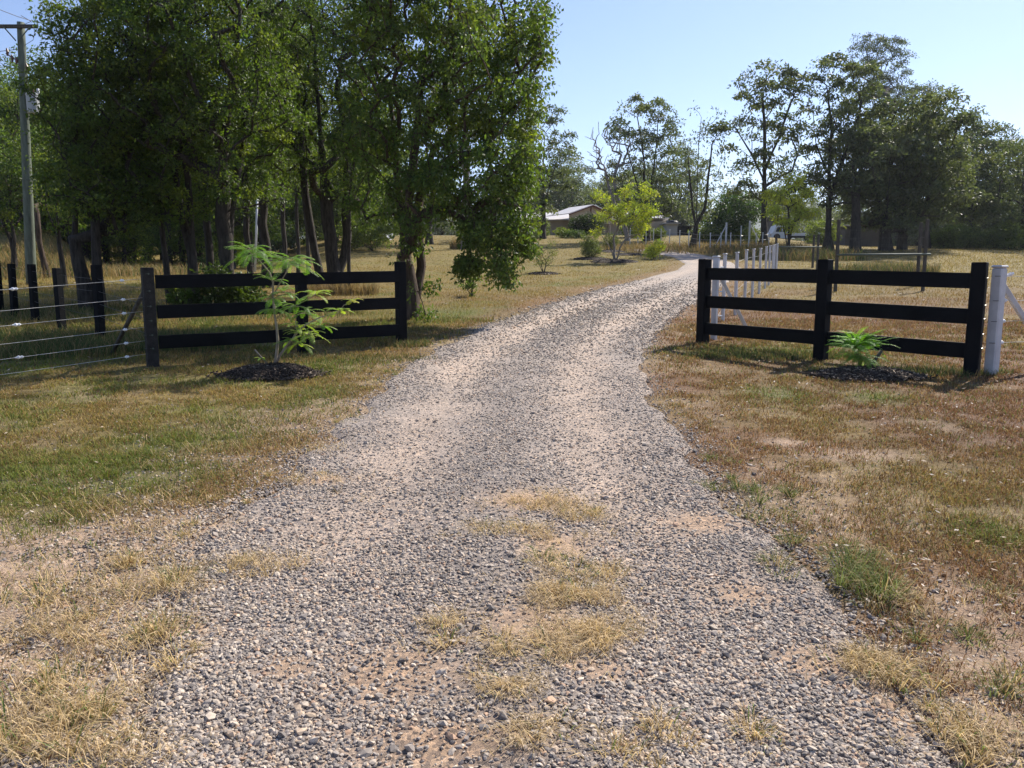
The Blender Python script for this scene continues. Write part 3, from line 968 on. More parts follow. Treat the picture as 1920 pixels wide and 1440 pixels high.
# --- the row of trees behind the left rail fence
GL = 'trees of the grove behind the left fence'
tree('tree', 'large spreading tree with forked reddish trunk beside the drive, foliage hanging low at its right', (768, 598),
     [[(764, 500), (762, 400), (772, 335), (782, 240), (790, 160), (800, 60, 1), (810, -60, 1)], [(790, 500, .3), (782, 400, .3), (790, 350, .2), (815, 325, 0), (850, 290, -.3), (900, 240, -.6)], [(764, 480, .2), (752, 400, .5), (742, 300, .8), (730, 180, 1)]],
     [(880, 90, 130, 110, 0, 2.2), (800, -60, 170, 110, .5, 2.6), (950, 190, 65, 100, -.3, 1.6), (985, 50, 42, 70, 0, 1.3), (930, 330, 55, 75, -1.0, 1.2),
      (730, 120, 90, 130, .2, 1.8), (700, 260, 60, 80, .3, 1.2), (840, 230, 95, 90, 0, 1.6), (880, 380, 45, 50, -.8, .9), (1005, 100, 22, 60, 0, .8),
      (800, 545, 30, 32, -.5, .35), (765, 440, 35, 50, -.5, .35), (690, 380, 36, 40, .2, .6), (980, 290, 38, 100, -.6, 1.0), (960, 350, 46, 40, -1.2, .9), (760, 380, 60, 50, -.6, .8), (830, 330, 70, 50, -1.0, .9), (790, 590, 30, 22, -.4, .3)],
     hang=[(955, 430, 34, 60, -1.3, .8), (945, 500, 20, 40, -1.4, .5), (905, 440, 40, 40, -1.0, .7), (880, 500, 14, 30, -1.0, .2), (985, 440, 18, 50, -1.2, .4)], nhang=60,
     ncl=640, nl=88, rc=.40, L=.095, W=.036, R0=.19, bm='redbark', seed=3, droop=.8, group=GL, minsep=.25, jit=.12)
tree('tree', 'thick double-trunked tree behind the left fence, right of the leafy sapling', (632, 548),
     [[(622, 480), (612, 380), (600, 250), (590, 120), (580, -20)], [(646, 480, .2), (648, 400, .3), (655, 280, .5), (665, 150, .6), (670, 20, .5)]],
     [(600, 60, 110, 120, 0, 2.2), (670, 170, 80, 110, 0, 1.8), (570, 240, 70, 70, 0, 1.5), (640, 330, 60, 45, 0, 1.2), (700, 400, 40, 30, -.4, .8), (530, 130, 60, 80, .3, 1.5), (700, 40, 70, 90, .4, 1.8)],
     ncl=300, nl=85, rc=.50, L=.10, W=.036, R0=.27, seed=4, group=GL, minsep=.42)
tree('tree', 'slim tree with left-leaning trunk next to the thick double-trunked tree', (604, 545),
     [[(590, 470), (578, 400), (568, 300), (560, 180), (555, 60)]],
     [(550, 100, 60, 100, 0, 1.5), (540, 260, 55, 70, 0, 1.2), (560, 0, 70, 70, 0, 1.5)], ncl=110, nl=75, rc=.5, L=.1, W=.036, R0=.13, seed=5, group=GL, minsep=.45)
tree('tree', 'thin straight trunk standing alone just right of the double-trunked tree', (655, 552),
     [[(654, 480), (655, 420), (660, 330), (668, 250)]],
     [(680, 340, 45, 40, 0, .9), (672, 250, 50, 60, 0, 1.0)], ncl=60, nl=75, rc=.4, L=.09, W=.034, R0=.055, seed=6, group=GL, minsep=.35)
tree('tree', 'massive dark tree rising left of the sapling, with pale torn bark high on its trunk', (428, 578),
     [[(425, 480), (420, 400), (418, 300), (425, 235), (440, 120, .3), (450, 0, .3)], [(432, 400, .3), (450, 300, .5), (478, 160, .7), (490, 20, .5)], [(418, 330), (400, 240, -.4), (350, 130, -.8), (300, 60, -1)]],
     [(400, 60, 120, 90, 0, 2.0), (300, 90, 110, 100, -.5, 2.0), (480, 170, 80, 110, 0, 1.6), (380, 240, 90, 70, 0, 1.5), (250, 210, 90, 80, -.3, 1.6), (450, 340, 60, 50, 0, 1.1), (205, 110, 55, 70, -.6, 1.2), (420, -60, 160, 60, 0, 2)],
     ncl=380, nl=95, rc=.42, L=.095, W=.036, R0=.26, seed=7, group=GL, minsep=.36)
tree('tree', 'dark tree with a forked trunk between the black corner post and the massive tree', (368, 574),
     [[(364, 500), (358, 440), (352, 330), (345, 200), (335, 80)], [(360, 480), (345, 420, .2), (335, 370, .3), (325, 300, .4), (310, 220, .4)]],
     [(300, 300, 80, 60, 0, 1.4), (340, 180, 70, 90, 0, 1.4), (250, 330, 70, 60, .3, 1.2), (350, 380, 60, 30, 0, 1.0), (320, 40, 80, 80, .3, 1.5)],
     ncl=200, nl=85, rc=.44, L=.09, W=.036, R0=.15, seed=8, group=GL, minsep=.4)
tree('tree', 'straight dark trunk just left of the massive dark tree', (398, 560),
     [[(394, 480), (388, 420), (382, 330), (378, 220)]],
     [(380, 160, 50, 80, 0, 1.2), (370, 300, 45, 50, 0, 1.0)], ncl=80, nl=75, rc=.45, L=.09, W=.036, R0=.11, seed=9, group=GL, minsep=.4)
tree('tree', 'thin tree directly behind the black corner post of the left fence', (320, 572),
     [[(312, 500), (305, 440), (300, 380), (296, 290)]],
     [(300, 360, 40, 35, 0, .8), (290, 270, 50, 60, 0, 1.0)], ncl=65, nl=75, rc=.4, L=.09, W=.034, R0=.07, seed=10, group=GL, minsep=.35)
tree('tree', 'leaning thick trunk curving down left of the black posts', (168, 580),
     [[(158, 530), (147, 490), (140, 450), (142, 400), (150, 320), (160, 220), (170, 120)]],
     [(185, 330, 60, 60, 0, 1.5), (190, 210, 70, 80, 0, 1.7), (220, 120, 85, 70, .3, 1.6), (138, 140, 20, 50, .3, .9), (140, 260, 22, 60, 0, .9), (240, 380, 60, 45, 0, 1.1), (190, 60, 58, 55, .5, 1.4), (130, 40, 22, 34, .5, .8), (250, 20, 60, 50, .3, 1.3)],
     ncl=330, nl=95, rc=.44, L=.095, W=.036, R0=.16, seed=11, group=GL, minsep=.38)
tree('tree', 'upright dark trunk hidden behind the nearest tall black post', (190, 582),
     [[(184, 520), (180, 460), (178, 380), (182, 290)]],
     [(190, 350, 60, 50, 0, 1.2), (200, 260, 60, 60, .5, 1.2)], ncl=110, nl=80, rc=.44, L=.09, W=.036, R0=.11, seed=12, group=GL, minsep=.4)
tree('tree', 'thin bent tree rising between two of the black wire-fence posts', (122, 540),
     [[(118, 500), (112, 460), (108, 420), (104, 350)]],
     [(118, 400, 26, 24, 0, .8), (118, 330, 30, 45, 0, 1.2)], ncl=60, nl=70, rc=.45, L=.10, W=.04, R0=.08, seed=13, group=GL, minsep=.4)
tree('tree', 'dark tree with thin trunk at the left edge beside the power pole', (28, 512),
     [[(26, 470), (22, 420), (20, 350), (25, 250)], [(28, 490), (20, 450), (5, 415), (-20, 380)]],
     [(20, 320, 50, 60, 0, 2.0), (0, 400, 40, 30, 0, 1.5), (5, 300, 30, 50, 3, 1.8), (110, 280, 30, 40, 3, 1.6)],
     ncl=110, nl=75, rc=.6, L=.13, W=.05, R0=.12, seed=14, group=GL, minsep=.5)
tree('tree', 'slanting reddish-barked trunk on the grassy slope right of the power pole', (92, 520),
     [[(82, 490), (74, 455), (70, 400), (72, 320)]],
     [(85, 350, 40, 40, 2, 1.8), (95, 270, 30, 35, 2, 1.8)], ncl=90, nl=70, rc=.6, L=.13, W=.05, R0=.11, bm='redbark', seed=15, group=GL, minsep=.5)
# mid-depth trunks right of the massive tree
for i, (bx, by, tx, ty, R, lab) in enumerate([(500, 540, 494, 380, .17, 'broad dark trunk directly behind the crown of the leafy sapling'),
                                   (534, 532, 530, 380, .09, 'slim dark trunk first right of the broad trunk behind the sapling'),
                                   (560, 528, 556, 400, .07, 'narrow trunk midway between the sapling and the left-leaning slim tree'),
                                   (578, 520, 572, 400, .08, 'narrow trunk just left of the left-leaning slim tree'),
                                   (468, 545, 462, 400, .10, 'dark trunk between the massive tree and the sapling crown')]):
    tree('tree', lab, (bx, by), [[((bx + tx) / 2 + 2, (by + ty) / 2), (tx, ty), (tx - 4, ty - 120), (tx, ty - 240)]],
         [(tx + 5, ty - 90, 45, 50, 0, 1.4), (tx, ty - 210, 55, 80, 0, 1.6), (tx - 10, ty - 320, 60, 60, 0, 1.6)], ncl=120, nl=65, rc=.55, L=.11, W=.042, R0=R, seed=20 + i, group=GL, minsep=.5)

# --- small bushes and suckers under the grove
def bush(name, label, base, lobes, ncl, nl, rc, L, W, cols=NEARCOL, lm='leaf', seed=1, R0=.03, droop=.2, group=None, cat='bush', stems=4, twig=6, minsep=.12, shape='ball', flat=.8, spread=.9, bm='bark', seg=.2):
    b = G(*base)
    T = []
    for i in range(stems):
        l = lobes[i % len(lobes)]
        T.append([(base[0] + (l[0] - base[0]) * .45 + (i - stems / 2) * l[2] * .12, base[1] + (l[1] - base[1]) * .45), ])
    return tree(name, label, base, T, lobes, ncl=ncl, nl=nl, rc=rc, L=L, W=W, R0=R0, cols=cols, lm=lm, seed=seed, droop=droop, group=group, cat=cat, twig=twig,
                minsep=minsep, shape=shape, flat=flat, r0=.004, spread=spread, bm=bm, seg=seg, sides=5)


bush('bush', 'dark leafy undergrowth at the foot of the massive dark tree', (420, 585), [(410, 535, 40, 30, 0, .5), (455, 545, 28, 26, 0, .5), (375, 555, 20, 20, 0, .3)], 80, 45, .20, .10, .045, seed=31, minsep=.15, cols=[(.045, .07, .02), (.06, .09, .022)])
bush('bush', 'low dark sucker growth behind the bottom of the corner post', (345, 590), [(335, 550, 14, 25, 0, .25)], 24, 30, .14, .09, .045, seed=32)
bush('bush', 'light green bush left of the forked reddish trunk, in front of the pale shed', (700, 470), [(690, 430, 45, 30, 0, 2), (660, 440, 30, 26, 0, 1.5)], 120, 60, .55, .16, .07, cols=[(.11, .15, .03), (.08, .12, .03), (.15, .18, .04)], seed=33, R0=.06, minsep=.4, cat='bush')
bush('bush', 'small bright green sprouts growing low beyond the hanging branch tips', (885, 556), [(880, 535, 18, 18, 0, .3)], 16, 30, .12, .07, .03, cols=[(.09, .14, .03)], seed=34)

# --- trees round the house and behind
GH = 'gum trees round the house yard'


def gum(label, base, trunks, lobes, ncl, R0, seed, group=GH, name='gum_tree', nl=70, rc=.9, L=.28, W=.09, cols=FARCOL, bm='bark', minsep=.8, flat=.6, shape='umbrella', droop=.6, loc=None, seg=.9, cat='tree'):
    return tree(name, label, base, trunks, lobes, ncl=ncl, nl=nl, rc=rc, L=L, W=W, R0=R0, cols=cols, lm='gumleaf', bm=bm, seed=seed, group=group,
                minsep=minsep, flat=flat, shape=shape, droop=droop, twig=10, r0=.014, seg=seg, loc=loc, cat=cat, jit=.2)


gum('tall thin-crowned gum with a leaning base standing in front of the pale house', (1018, 448),
    [[(1022, 420), (1020, 380), (1018, 320), (1022, 250)], [(1020, 390), (1035, 330), (1050, 280)], [(1018, 350), (1000, 290), (1000, 240)]],
    [(1025, 230, 30, 28, 0), (1050, 275, 30, 26, 0), (1000, 290, 30, 50, 0), (1035, 325, 36, 24, 0), (1062, 335, 20, 22, 0), (1000, 370, 30, 30, 0), (1008, 392, 22, 18, 0), (980, 330, 25, 60, 2), (1062, 300, 20, 20, 0)],
    150, .30, 41, nl=75, rc=.85, cols=FARCOL[:4] + [(.09, .12, .035)])
tree('tree', 'pale grey straight trunk with a tussock at its base, past the hanging branches', (871, 467),
     [[(872, 400), (874, 330), (876, 250), (872, 180)]], [(870, 200, 60, 60, 0, 3), (880, 270, 50, 40, 0, 2.5), (850, 120, 60, 50, 0, 3)], ncl=90, nl=60, rc=.9, L=.22, W=.08, R0=.30, cols=FARCOL, lm='gumleaf', bm='greybark', seed=42, minsep=.8, r0=.014, seg=.9, group=GH)
tree('tree', 'dark short-trunked tree left of the pale grey trunk', (805, 458),
     [[(803, 430), (806, 400), (800, 350)]], [(800, 380, 28, 26, 0, 1.8), (815, 340, 40, 35, 0, 2.2), (770, 350, 35, 30, 0, 2)], ncl=80, nl=60, rc=.8, L=.18, W=.07, R0=.26, seed=43, minsep=.6, r0=.014, seg=.8, group=GH)
gum('bushy multi-stemmed gum rising behind the yellow-flowering tree', (1212, 452),
    [[(1212, 420), (1210, 360), (1205, 280), (1195, 220)], [(1214, 410), (1222, 340), (1232, 260), (1235, 210)], [(1208, 400), (1190, 330), (1170, 260)]],
    [(1200, 205, 32, 18, 0), (1235, 225, 28, 26, 0), (1170, 245, 26, 22, 0), (1215, 270, 50, 30, 0), (1185, 320, 40, 30, 0), (1235, 320, 40, 40, 0), (1210, 380, 50, 30, 0), (1255, 370, 25, 30, 0)],
    170, .32, 44, nl=85, rc=.95)
gum('slender open-crowned gum with dark trunk bending at its foot beside the white pickets', (1298, 466),
    [[(1308, 430), (1306, 400), (1308, 330), (1310, 270), (1315, 220)], [(1306, 420), (1322, 390), (1328, 330), (1335, 270)], [(1304, 420), (1296, 360), (1290, 290)]],
    [(1315, 225, 25, 20, 0), (1335, 260, 22, 22, 0), (1290, 270, 22, 25, 0), (1320, 300, 35, 30, 0), (1295, 330, 26, 26, 0), (1335, 345, 24, 30, 0), (1310, 385, 28, 20, 0)],
    120, .26, 45, nl=42, rc=.75, L=.24, W=.07, shape='ball', flat=.9, droop=1.2)
gum('tall gum with a straight thick trunk in front of the white truck cab', (1432, 468),
    [[(1432, 400), (1433, 330), (1434, 260), (1430, 190), (1438, 150)], [(1433, 340), (1410, 290), (1385, 250), (1372, 225)], [(1434, 320), (1460, 260), (1480, 200)]],
    [(1445, 145, 40, 20, 0), (1400, 170, 22, 18, 0), (1480, 165, 25, 28, 0), (1432, 200, 34, 28, 0), (1380, 235, 28, 16, 0), (1395, 270, 28, 18, 0), (1450, 250, 40, 28, 0), (1490, 230, 22, 36, 0), (1420, 310, 36, 22, 0), (1465, 310, 34, 26, 0), (1405, 350, 30, 22, 0), (1480, 360, 26, 18, 0)],
    190, .40, 46, nl=85, rc=.85)
gum('tall dark gum with trunk rising behind the steel tree guard post', (1553, 470),
    [[(1553, 400), (1555, 320), (1560, 240), (1550, 160)], [(1554, 380), (1580, 300), (1610, 220), (1620, 160)], [(1555, 330), (1530, 270), (1525, 210)]],
    [(1560, 130, 40, 22, 0), (1600, 150, 40, 28, 0), (1530, 180, 26, 30, 0), (1620, 190, 40, 36, 0), (1570, 210, 50, 28, 0), (1530, 260, 30, 24, 0), (1600, 260, 50, 36, 0), (1560, 320, 40, 24, 0), (1520, 330, 26, 24, 0), (1620, 330, 40, 30, 0), (1580, 375, 40, 18, 0)],
    230, .42, 47, nl=85, rc=.9)
gum('tallest gum, its open crown rising above all others on the right', (1640, 462),
    [[(1642, 400), (1645, 300), (1650, 200), (1640, 110)], [(1645, 280), (1665, 180), (1672, 120)]],
    [(1640, 95, 34, 26, 8), (1672, 110, 26, 36, 8), (1620, 130, 26, 22, 8), (1690, 150, 16, 20, 8), (1650, 170, 45, 25, 8), (1690, 190, 26, 20, 8), (1735, 172, 26, 10, 8)],
    120, .36, 48, nl=80, rc=1.0, cols=FARCOL[:3] + [(.09, .11, .075)])
gum('dense broad dark tree with several trunks behind the tree guard', (1662, 470),
    [[(1662, 400), (1665, 320), (1680, 240)], [(1668, 420), (1700, 340), (1730, 260)], [(1658, 420), (1640, 340), (1630, 270)]],
    [(1700, 215, 50, 26, 0, 4), (1745, 240, 34, 34, 0, 4), (1660, 270, 60, 40, 0, 4), (1720, 300, 60, 40, 0, 4), (1770, 310, 30, 30, 0, 3), (1640, 350, 45, 35, 0, 3.5), (1700, 370, 50, 32, 0, 3.5), (1755, 385, 40, 26, 0, 3), (1650, 410, 40, 18, 0, 3), (1720, 420, 36, 14, 0, 2.5)],
    270, .48, 49, nl=95, rc=.95, minsep=.75)
gum('second thick dark trunk among the dense trees behind the tree guard', (1692, 468),
    [[(1692, 420), (1696, 350), (1700, 280)]], [(1700, 330, 40, 40, 0, 3), (1690, 260, 40, 30, 0, 3)], 70, .34, 50, nl=80, rc=.95)
gum('third dark trunk, rightmost of those behind the tree guard', (1738, 466),
    [[(1737, 430), (1742, 370), (1750, 300)]], [(1755, 320, 35, 40, 0, 3), (1775, 360, 25, 25, 0, 3), (1745, 250, 30, 30, 0, 3)], 80, .30, 51, nl=80, rc=.95)
gum('left trunk of the dense group behind the tree guard', (1604, 472),
    [[(1605, 420), (1604, 360), (1600, 300)]], [(1600, 330, 32, 40, 0, 3), (1610, 280, 32, 30, 0, 3)], 60, .36, 52, nl=80, rc=.9)
gum('round-headed dark tree standing apart at the right', (1822, 463),
    [[(1822, 420), (1822, 390), (1835, 330), (1845, 270)], [(1823, 400), (1860, 340), (1880, 290)], [(1821, 400), (1795, 350), (1790, 310)]],
    [(1850, 250, 30, 14, 0, 3), (1830, 285, 40, 22, 0, 4), (1870, 290, 36, 30, 0, 4), (1800, 310, 30, 24, 0, 4), (1850, 340, 60, 30, 0, 5), (1900, 350, 26, 36, 0, 4), (1800, 370, 30, 24, 0, 4), (1870, 400, 40, 22, 0, 4), (1820, 400, 40, 20, 0, 3)],
    250, .42, 53, nl=90, rc=1.0, minsep=.8)
gum('dark tree partly cut off by the right edge', (1925, 468),
    [[(1922, 420), (1918, 350), (1925, 290)]], [(1925, 290, 26, 20, 0, 4), (1915, 350, 26, 40, 0, 4), (1920, 410, 30, 30, 0, 4)], 110, .36, 54, nl=80, rc=1.0)
gum('rounded bright green tree in the gap left of the tall straight trunk', (1375, 452),
    [[(1375, 430), (1376, 400)]], [(1378, 395, 26, 30, 0, 3), (1372, 415, 30, 20, 0, 3)], 110, .3, 55, nl=90, rc=.8, cols=[(.055, .10, .03), (.07, .12, .035)], shape='ball', flat=.9, minsep=.6, name='tree')

# dead tree
b = G(1178, 452)
t = thing('dead_tree', 'bleached dead tree with bare upswept branches left of the bushy gum', 'tree', b, None)
pos, par, rad, ends, ntr = grow(b, [[AT(1140, 345, b[1]), AT(1135, 320, b[1])], [AT(1150, 335, b[1]), AT(1165, 290, b[1])]],
                                [lobe(1125, 275, 24, 38, b[1], 2), lobe(1155, 255, 22, 28, b[1], 2), lobe(1110, 300, 16, 22, b[1], 2), lobe(1180, 270, 18, 30, b[1], 2)], 100, .15, r0=.02, seg=.9, seed=61, jit=.05, minsep=.5)
m = MB(); skin(m, pos, par, rad, 6); m.build('trunk', M['deadbark'], t, smooth=True)

# background belt: one dense prototype and one tall prototype, then copies
def belt_proto(label, hgt, seed, ncl, cols, nl=60, wid=.34):
    t = thing('woodland_tree', label, 'tree', (0, 0, 0), 'trees of the wood behind the house')
    k = hgt
    lb = [((0, 0, k * .62), (k * wid, k * wid, k * .26)), ((k * .1, 0, k * .82), (k * wid * .6, k * wid * .6, k * .16)), ((-k * .12, k * .05, k * .42), (k * wid * .8, k * wid * .8, k * .2)), ((k * .1, -k * .1, k * .22), (k * wid * .8, k * wid * .8, k * .14))]
    pos, par, rad, ends, ntr = grow((0, 0, 0), [[(0.1, 0, k * .3), (-.1, .1, k * .6), (0, 0, k * .8)]], lb, ncl, .3, r0=.02, seg=1.4, seed=seed, minsep=.7)
    mw = MB(); skin(mw, pos, par, rad, 5); mw.build('trunk', M['bark'], t, smooth=True)
    mf = MB(); clumpfoliage(mf, np.array(ends), pos, par, nl, 1.15, .42, .15, cols, .5, .6, shape='umbrella'); mf.build('crown', M['gumleaf'], t)
    return t


BL = 'hazy tree in the woodland line closing the view behind the house and sheds'
protos = [belt_proto(BL, 13, 71, 130, FARCOL), belt_proto(BL, 10, 72, 120, FARCOL, wid=.42), belt_proto(BL, 16, 73, 150, FARCOL, wid=.26)]
pk = [kids(p) for p in protos]
first = [True] * 3
TL = 'dark slim tree in the shady thicket beyond the sunlit grass behind the left fence'
def thicket_proto(hgt, seed, lean):
    t = thing('thicket_tree', TL, 'tree', (0, 0, 0), 'trees of the thicket beyond the grove')
    k = hgt
    lb = [((lean, 0, k * .75), (k * .26, k * .26, k * .22)), ((lean * .5, 0, k * .48), (k * .24, k * .24, k * .16)), ((lean, .3, k * .30), (k * .22, k * .22, k * .10)), ((-.5, -.3, k * .14), (k * .16, k * .16, k * .09))]
    pos, par, rad, ends, ntr = grow((0, 0, 0), [[(lean * .3, 0, k * .3), (lean * .8, .1, k * .6), (lean, 0, k * .85)]], lb, 150, .15, r0=.012, seg=.8, seed=seed, minsep=.5)
    mw = MB(); skin(mw, pos, par, rad, 6); mw.build('trunk', M['bark'], t, smooth=True)
    mf = MB(); clumpfoliage(mf, np.array(ends), pos, par, 85, .62, .17, .075, NEARCOL, .5, .8); mf.build('crown', M['leaf'], t)
    return t


tp = [thicket_proto(9.5, 201, .5), thicket_proto(8, 202, -.6), thicket_proto(10.5, 203, .2)]
tk = [kids(p) for p in tp]
tf = [True] * 3
rt = random.Random(11)
for i in range(50):
    px = -70 + 790 * (i / 50) + rt.uniform(-10, 10)
    Y = rt.uniform(41, 58) if 130 < px < 500 else (rt.uniform(40, 60) if px <= 130 else rt.uniform(56, 78))
    x = (px - 960) / F * Y; k = rt.choice([0, 1, 2]); s = rt.uniform(.75, 1.15)
    loc = (x, Y, float(H(x, Y)) - .05); rz = rt.uniform(0, 6.28)
    if px < 90: s *= .75
    if tf[k]: p = tp[k]; p.location = loc; p.rotation_euler = (0, 0, rz); p.scale = (s, s, s); tf[k] = False
    else: copy_tree(tp[k], loc, rz, (s, s, s), TL, 'trees of the thicket beyond the grove', tk[k])

bl = []
rb = random.Random(5)
for i in range(92):
    f = i / 92
    px = -60 + 2060 * f + rb.uniform(-14, 14)
    Y = rb.uniform(98, 150)
    if px < 620: Y = rb.uniform(52, 105)
    if 1230 < px < 1420: Y = rb.uniform(120, 160)
    if 900 < px <= 1230: Y = rb.uniform(114, 150)
    k = rb.choice([0, 1, 2])
    s = rb.uniform(.7, 1.05)
    if 1330 < px < 1440: s *= .42
    elif 940 < px < 1330: s *= .95
    elif px > 1440: s *= .8
    elif px < 100: s *= .7
    else: s *= .85
    bl.append((px, Y, k, s))
for px, Y, k, s in bl:
    if 1325 < px < 1432: continue
    x = (px - 960) / F * Y
    loc = (x, Y, float(gz(np.array([x]), np.array([Y]))[0]) - .2)
    rz = rb.uniform(0, 6.28)
    sc = (s * rb.uniform(.9, 1.15),) * 2 + (s,)
    if first[k]:
        p = protos[k]; p.location = loc; p.rotation_euler = (0, 0, rz); p.scale = sc; first[k] = False
    else:
        copy_tree(protos[k], loc, rz, sc, BL, 'trees of the wood behind the house', pk[k])


# ------------------------------------------------------------------ mulch rings
def mulch(base, rx, ry, hgt, label, nchip=900, pale=.06):
    b = G(*base); m = MB()
    nr, na = 10, 36
    V = []; C = []
    for i in range(nr + 1):
        f = i / nr
        for j in range(na):
            a = j * 2 * math.pi / na
            k = 1 + .16 * (float(N1(math.cos(a) * 2 + b[0] * 9, math.sin(a) * 2, 1)) - .5) * 2
            x = b[0] + rx * f * k * math.cos(a); y = b[1] + ry * f * k * math.sin(a)
            z = float(H(x, y)) + hgt * (1 - f ** 2.2) * (1 - .35 * math.exp(-(f / .25) ** 2)) + (.012 if f < 1 else -.02) + .03 * (float(N2(x, y, .12)) - .5)
            V.append((x, y, z)); C.append(np.array([.045, .034, .028]) * (.6 + .8 * rs.rand()))
    Q = [(i * na + j, i * na + (j + 1) % na, (i + 1) * na + (j + 1) % na, (i + 1) * na + j) for i in range(nr) for j in range(na)]
    m.add(V, [q[::-1] for q in Q], None, np.array(C))
    # chips
    n = nchip
    r = rs.rand(n) ** .55 * (1.06 + .30 * rs.rand(n) ** 4); a = rs.rand(n) * 6.283
    x = b[0] + rx * r * np.cos(a); y = b[1] + ry * r * np.sin(a)
    z = H(x, y) + hgt * np.clip(1 - r ** 2.2, 0, 1) * (1 - .35 * np.exp(-(r / .25) ** 2)) + .018 + .012 * rs.rand(n)
    L = .02 + .055 * rs.rand(n) ** 1.5; W = .006 + .012 * rs.rand(n); T = .003 + .006 * rs.rand(n)
    ya = rs.rand(n) * 6.283; ti = (rs.rand(n) - .5) * 1.0
    D = np.stack([np.cos(ya) * np.cos(ti), np.sin(ya) * np.cos(ti), np.sin(ti)], 1)
    S = np.stack([-np.sin(ya), np.cos(ya), (rs.rand(n) - .5) * .9], 1); S /= np.linalg.norm(S, axis=1)[:, None]
    U = np.cross(D, S)
    P = np.stack([x, y, z], 1)
    cs = []
    for sx, sy, sz in [(-1, -.6, -1), (-1, .6, -1), (1, .5, -1), (1, -.5, -1), (-1, -.6, 1), (-1, .6, 1), (1, .5, 1), (1, -.5, 1)]:
        cs.append(P + D * (L / 2 * sx)[:, None] + S * (W * sy)[:, None] + U * (T * sz)[:, None])
    V = np.stack(cs, 1)
    F6 = np.array([[0, 1, 2, 3], [4, 7, 6, 5], [0, 4, 5, 1], [1, 5, 6, 2], [2, 6, 7, 3], [3, 7, 4, 0]])
    col = np.array([.06, .045, .036]) * (.35 + 1.5 * rs.rand(n, 1))
    pl = rs.rand(n) < pale; col[pl] = np.array([.42, .33, .24]) * (.6 + .5 * rs.rand(pl.sum(), 1))
    m.add(V.reshape(-1, 3), (F6[None] + (np.arange(n) * 8)[:, None, None]).reshape(-1, 4), None, np.repeat(col, 8, 0))
    o = m.build('mulch_ring', M['mulch'], origin=b); tag(o, label, 'mulch')
    return b


bL = mulch((508, 704), .52, .33, .10, 'mound of dark bark mulch under the leafy sapling by the left fence', 2600, .03)
bR = mulch((1626, 706), .56, .34, .07, 'dark bark mulch with pale chips under the ferny plant by the right fence', 2600, .12)
mulch((1152, 491), 1.25, 1.0, .12, 'dark mulch ring under the big yellow-green tree on the lawn', 500, .02)
mulch((1018, 514), .62, .55, .07, 'dark mulch ring under the small airy shrub nearest the drive bend', 400, .02)
mulch((1108, 486), .95, .8, .1, 'dark mulch ring under the grey-green shrub left of the yellow tree', 300, .02)
mulch((1146, 472), .9, .8, .1, 'dark mulch ring far behind the yellow tree, at its left', 200, .02)
mulch((1178, 478), 1.0, .8, .1, 'dark mulch ring behind the yellow tree, at its right', 200, .02)


# ------------------------------------------------------------------ ferny saplings
def frond(m, mw, P, az, el, L, npair, pl, colr, sagk=.9, pw=.0065):
    npair = int(npair * 1.5); pl = pl * .72
    n = 9; pts = [np.array(P, float)]; e = el
    for i in range(n):
        d = np.array([math.cos(az) * math.cos(e), math.sin(az) * math.cos(e), math.sin(e)])
        pts.append(pts[-1] + d * L / n); e -= sagk / n * (1 + .8 * i / n)
    pts = np.array(pts)
    mw.tube(pts, np.linspace(.0022, .0009, n + 1), 3, (.14, .20, .05), cap=False)
    s = np.linspace(.14, 1.0, npair) * n
    i0 = np.clip(s.astype(int), 0, n - 1); f = (s - i0)[:, None]
    B = pts[i0] * (1 - f) + pts[i0 + 1] * f; T = pts[i0 + 1] - pts[i0]; T /= np.linalg.norm(T, axis=1)[:, None]
    side = np.cross(T, [0, 0, 1.]); side /= (np.linalg.norm(side, axis=1)[:, None] + 1e-9)
    up = np.cross(side, T)
    q = np.linspace(0, 1, npair); ll = pl * (np.sin(q * math.pi * .80 + .35)) ** .8
    Vs = []; Cs = []
    for sg in (-1, 1):
        D = side * sg * .86 + T * .42 + up * (rs.rand(npair, 1) * .22 - .16)
        D /= np.linalg.norm(D, axis=1)[:, None]
        W = np.cross(D, up); W /= (np.linalg.norm(W, axis=1)[:, None] + 1e-9)
        a = B; b = B + D * (ll * .5)[:, None] - up * (ll * .02)[:, None]; c = B + D * ll[:, None] - up * (ll * .16)[:, None]
        w = pw * (.8 + .4 * rs.rand(npair, 1))
        V = np.stack([a - W * w * .25, a + W * w * .25, b + W * w * .5, b - W * w * .5, c + W * w * .15, c - W * w * .15], 1)
        Vs.append(V)
    V = np.concatenate(Vs); k = len(V); o = (np.arange(k) * 6)[:, None]
    Q = np.concatenate([np.array([[0, 1, 2, 3]]) + o, np.array([[3, 2, 4, 5]]) + o])
    cc = np.array(colr) * (.8 + .4 * rs.rand(k, 1))
    m.add(V.reshape(-1, 3), Q, None, np.repeat(cc, 6, 0))


def leafspray(m, mw, P, n, L, cols, el0=-.05, azc=None, azs=6.283, npair=15, pl=.06, el1=.8):
    n = int(n * 1.8)
    for i in range(n):
        az = (i + rs.rand() * .7) * 6.283 / n if azc is None else azc + (rs.rand() - .5) * azs
        el = el0 + (el1 - el0) * rs.rand()
        c = np.array(cols[rs.randint(len(cols))])
        frond(m, mw, P, az, el, L * (.75 + .4 * rs.rand()), npair, pl * (.85 + .3 * rs.rand()), c, sagk=.6 + .5 * rs.rand())


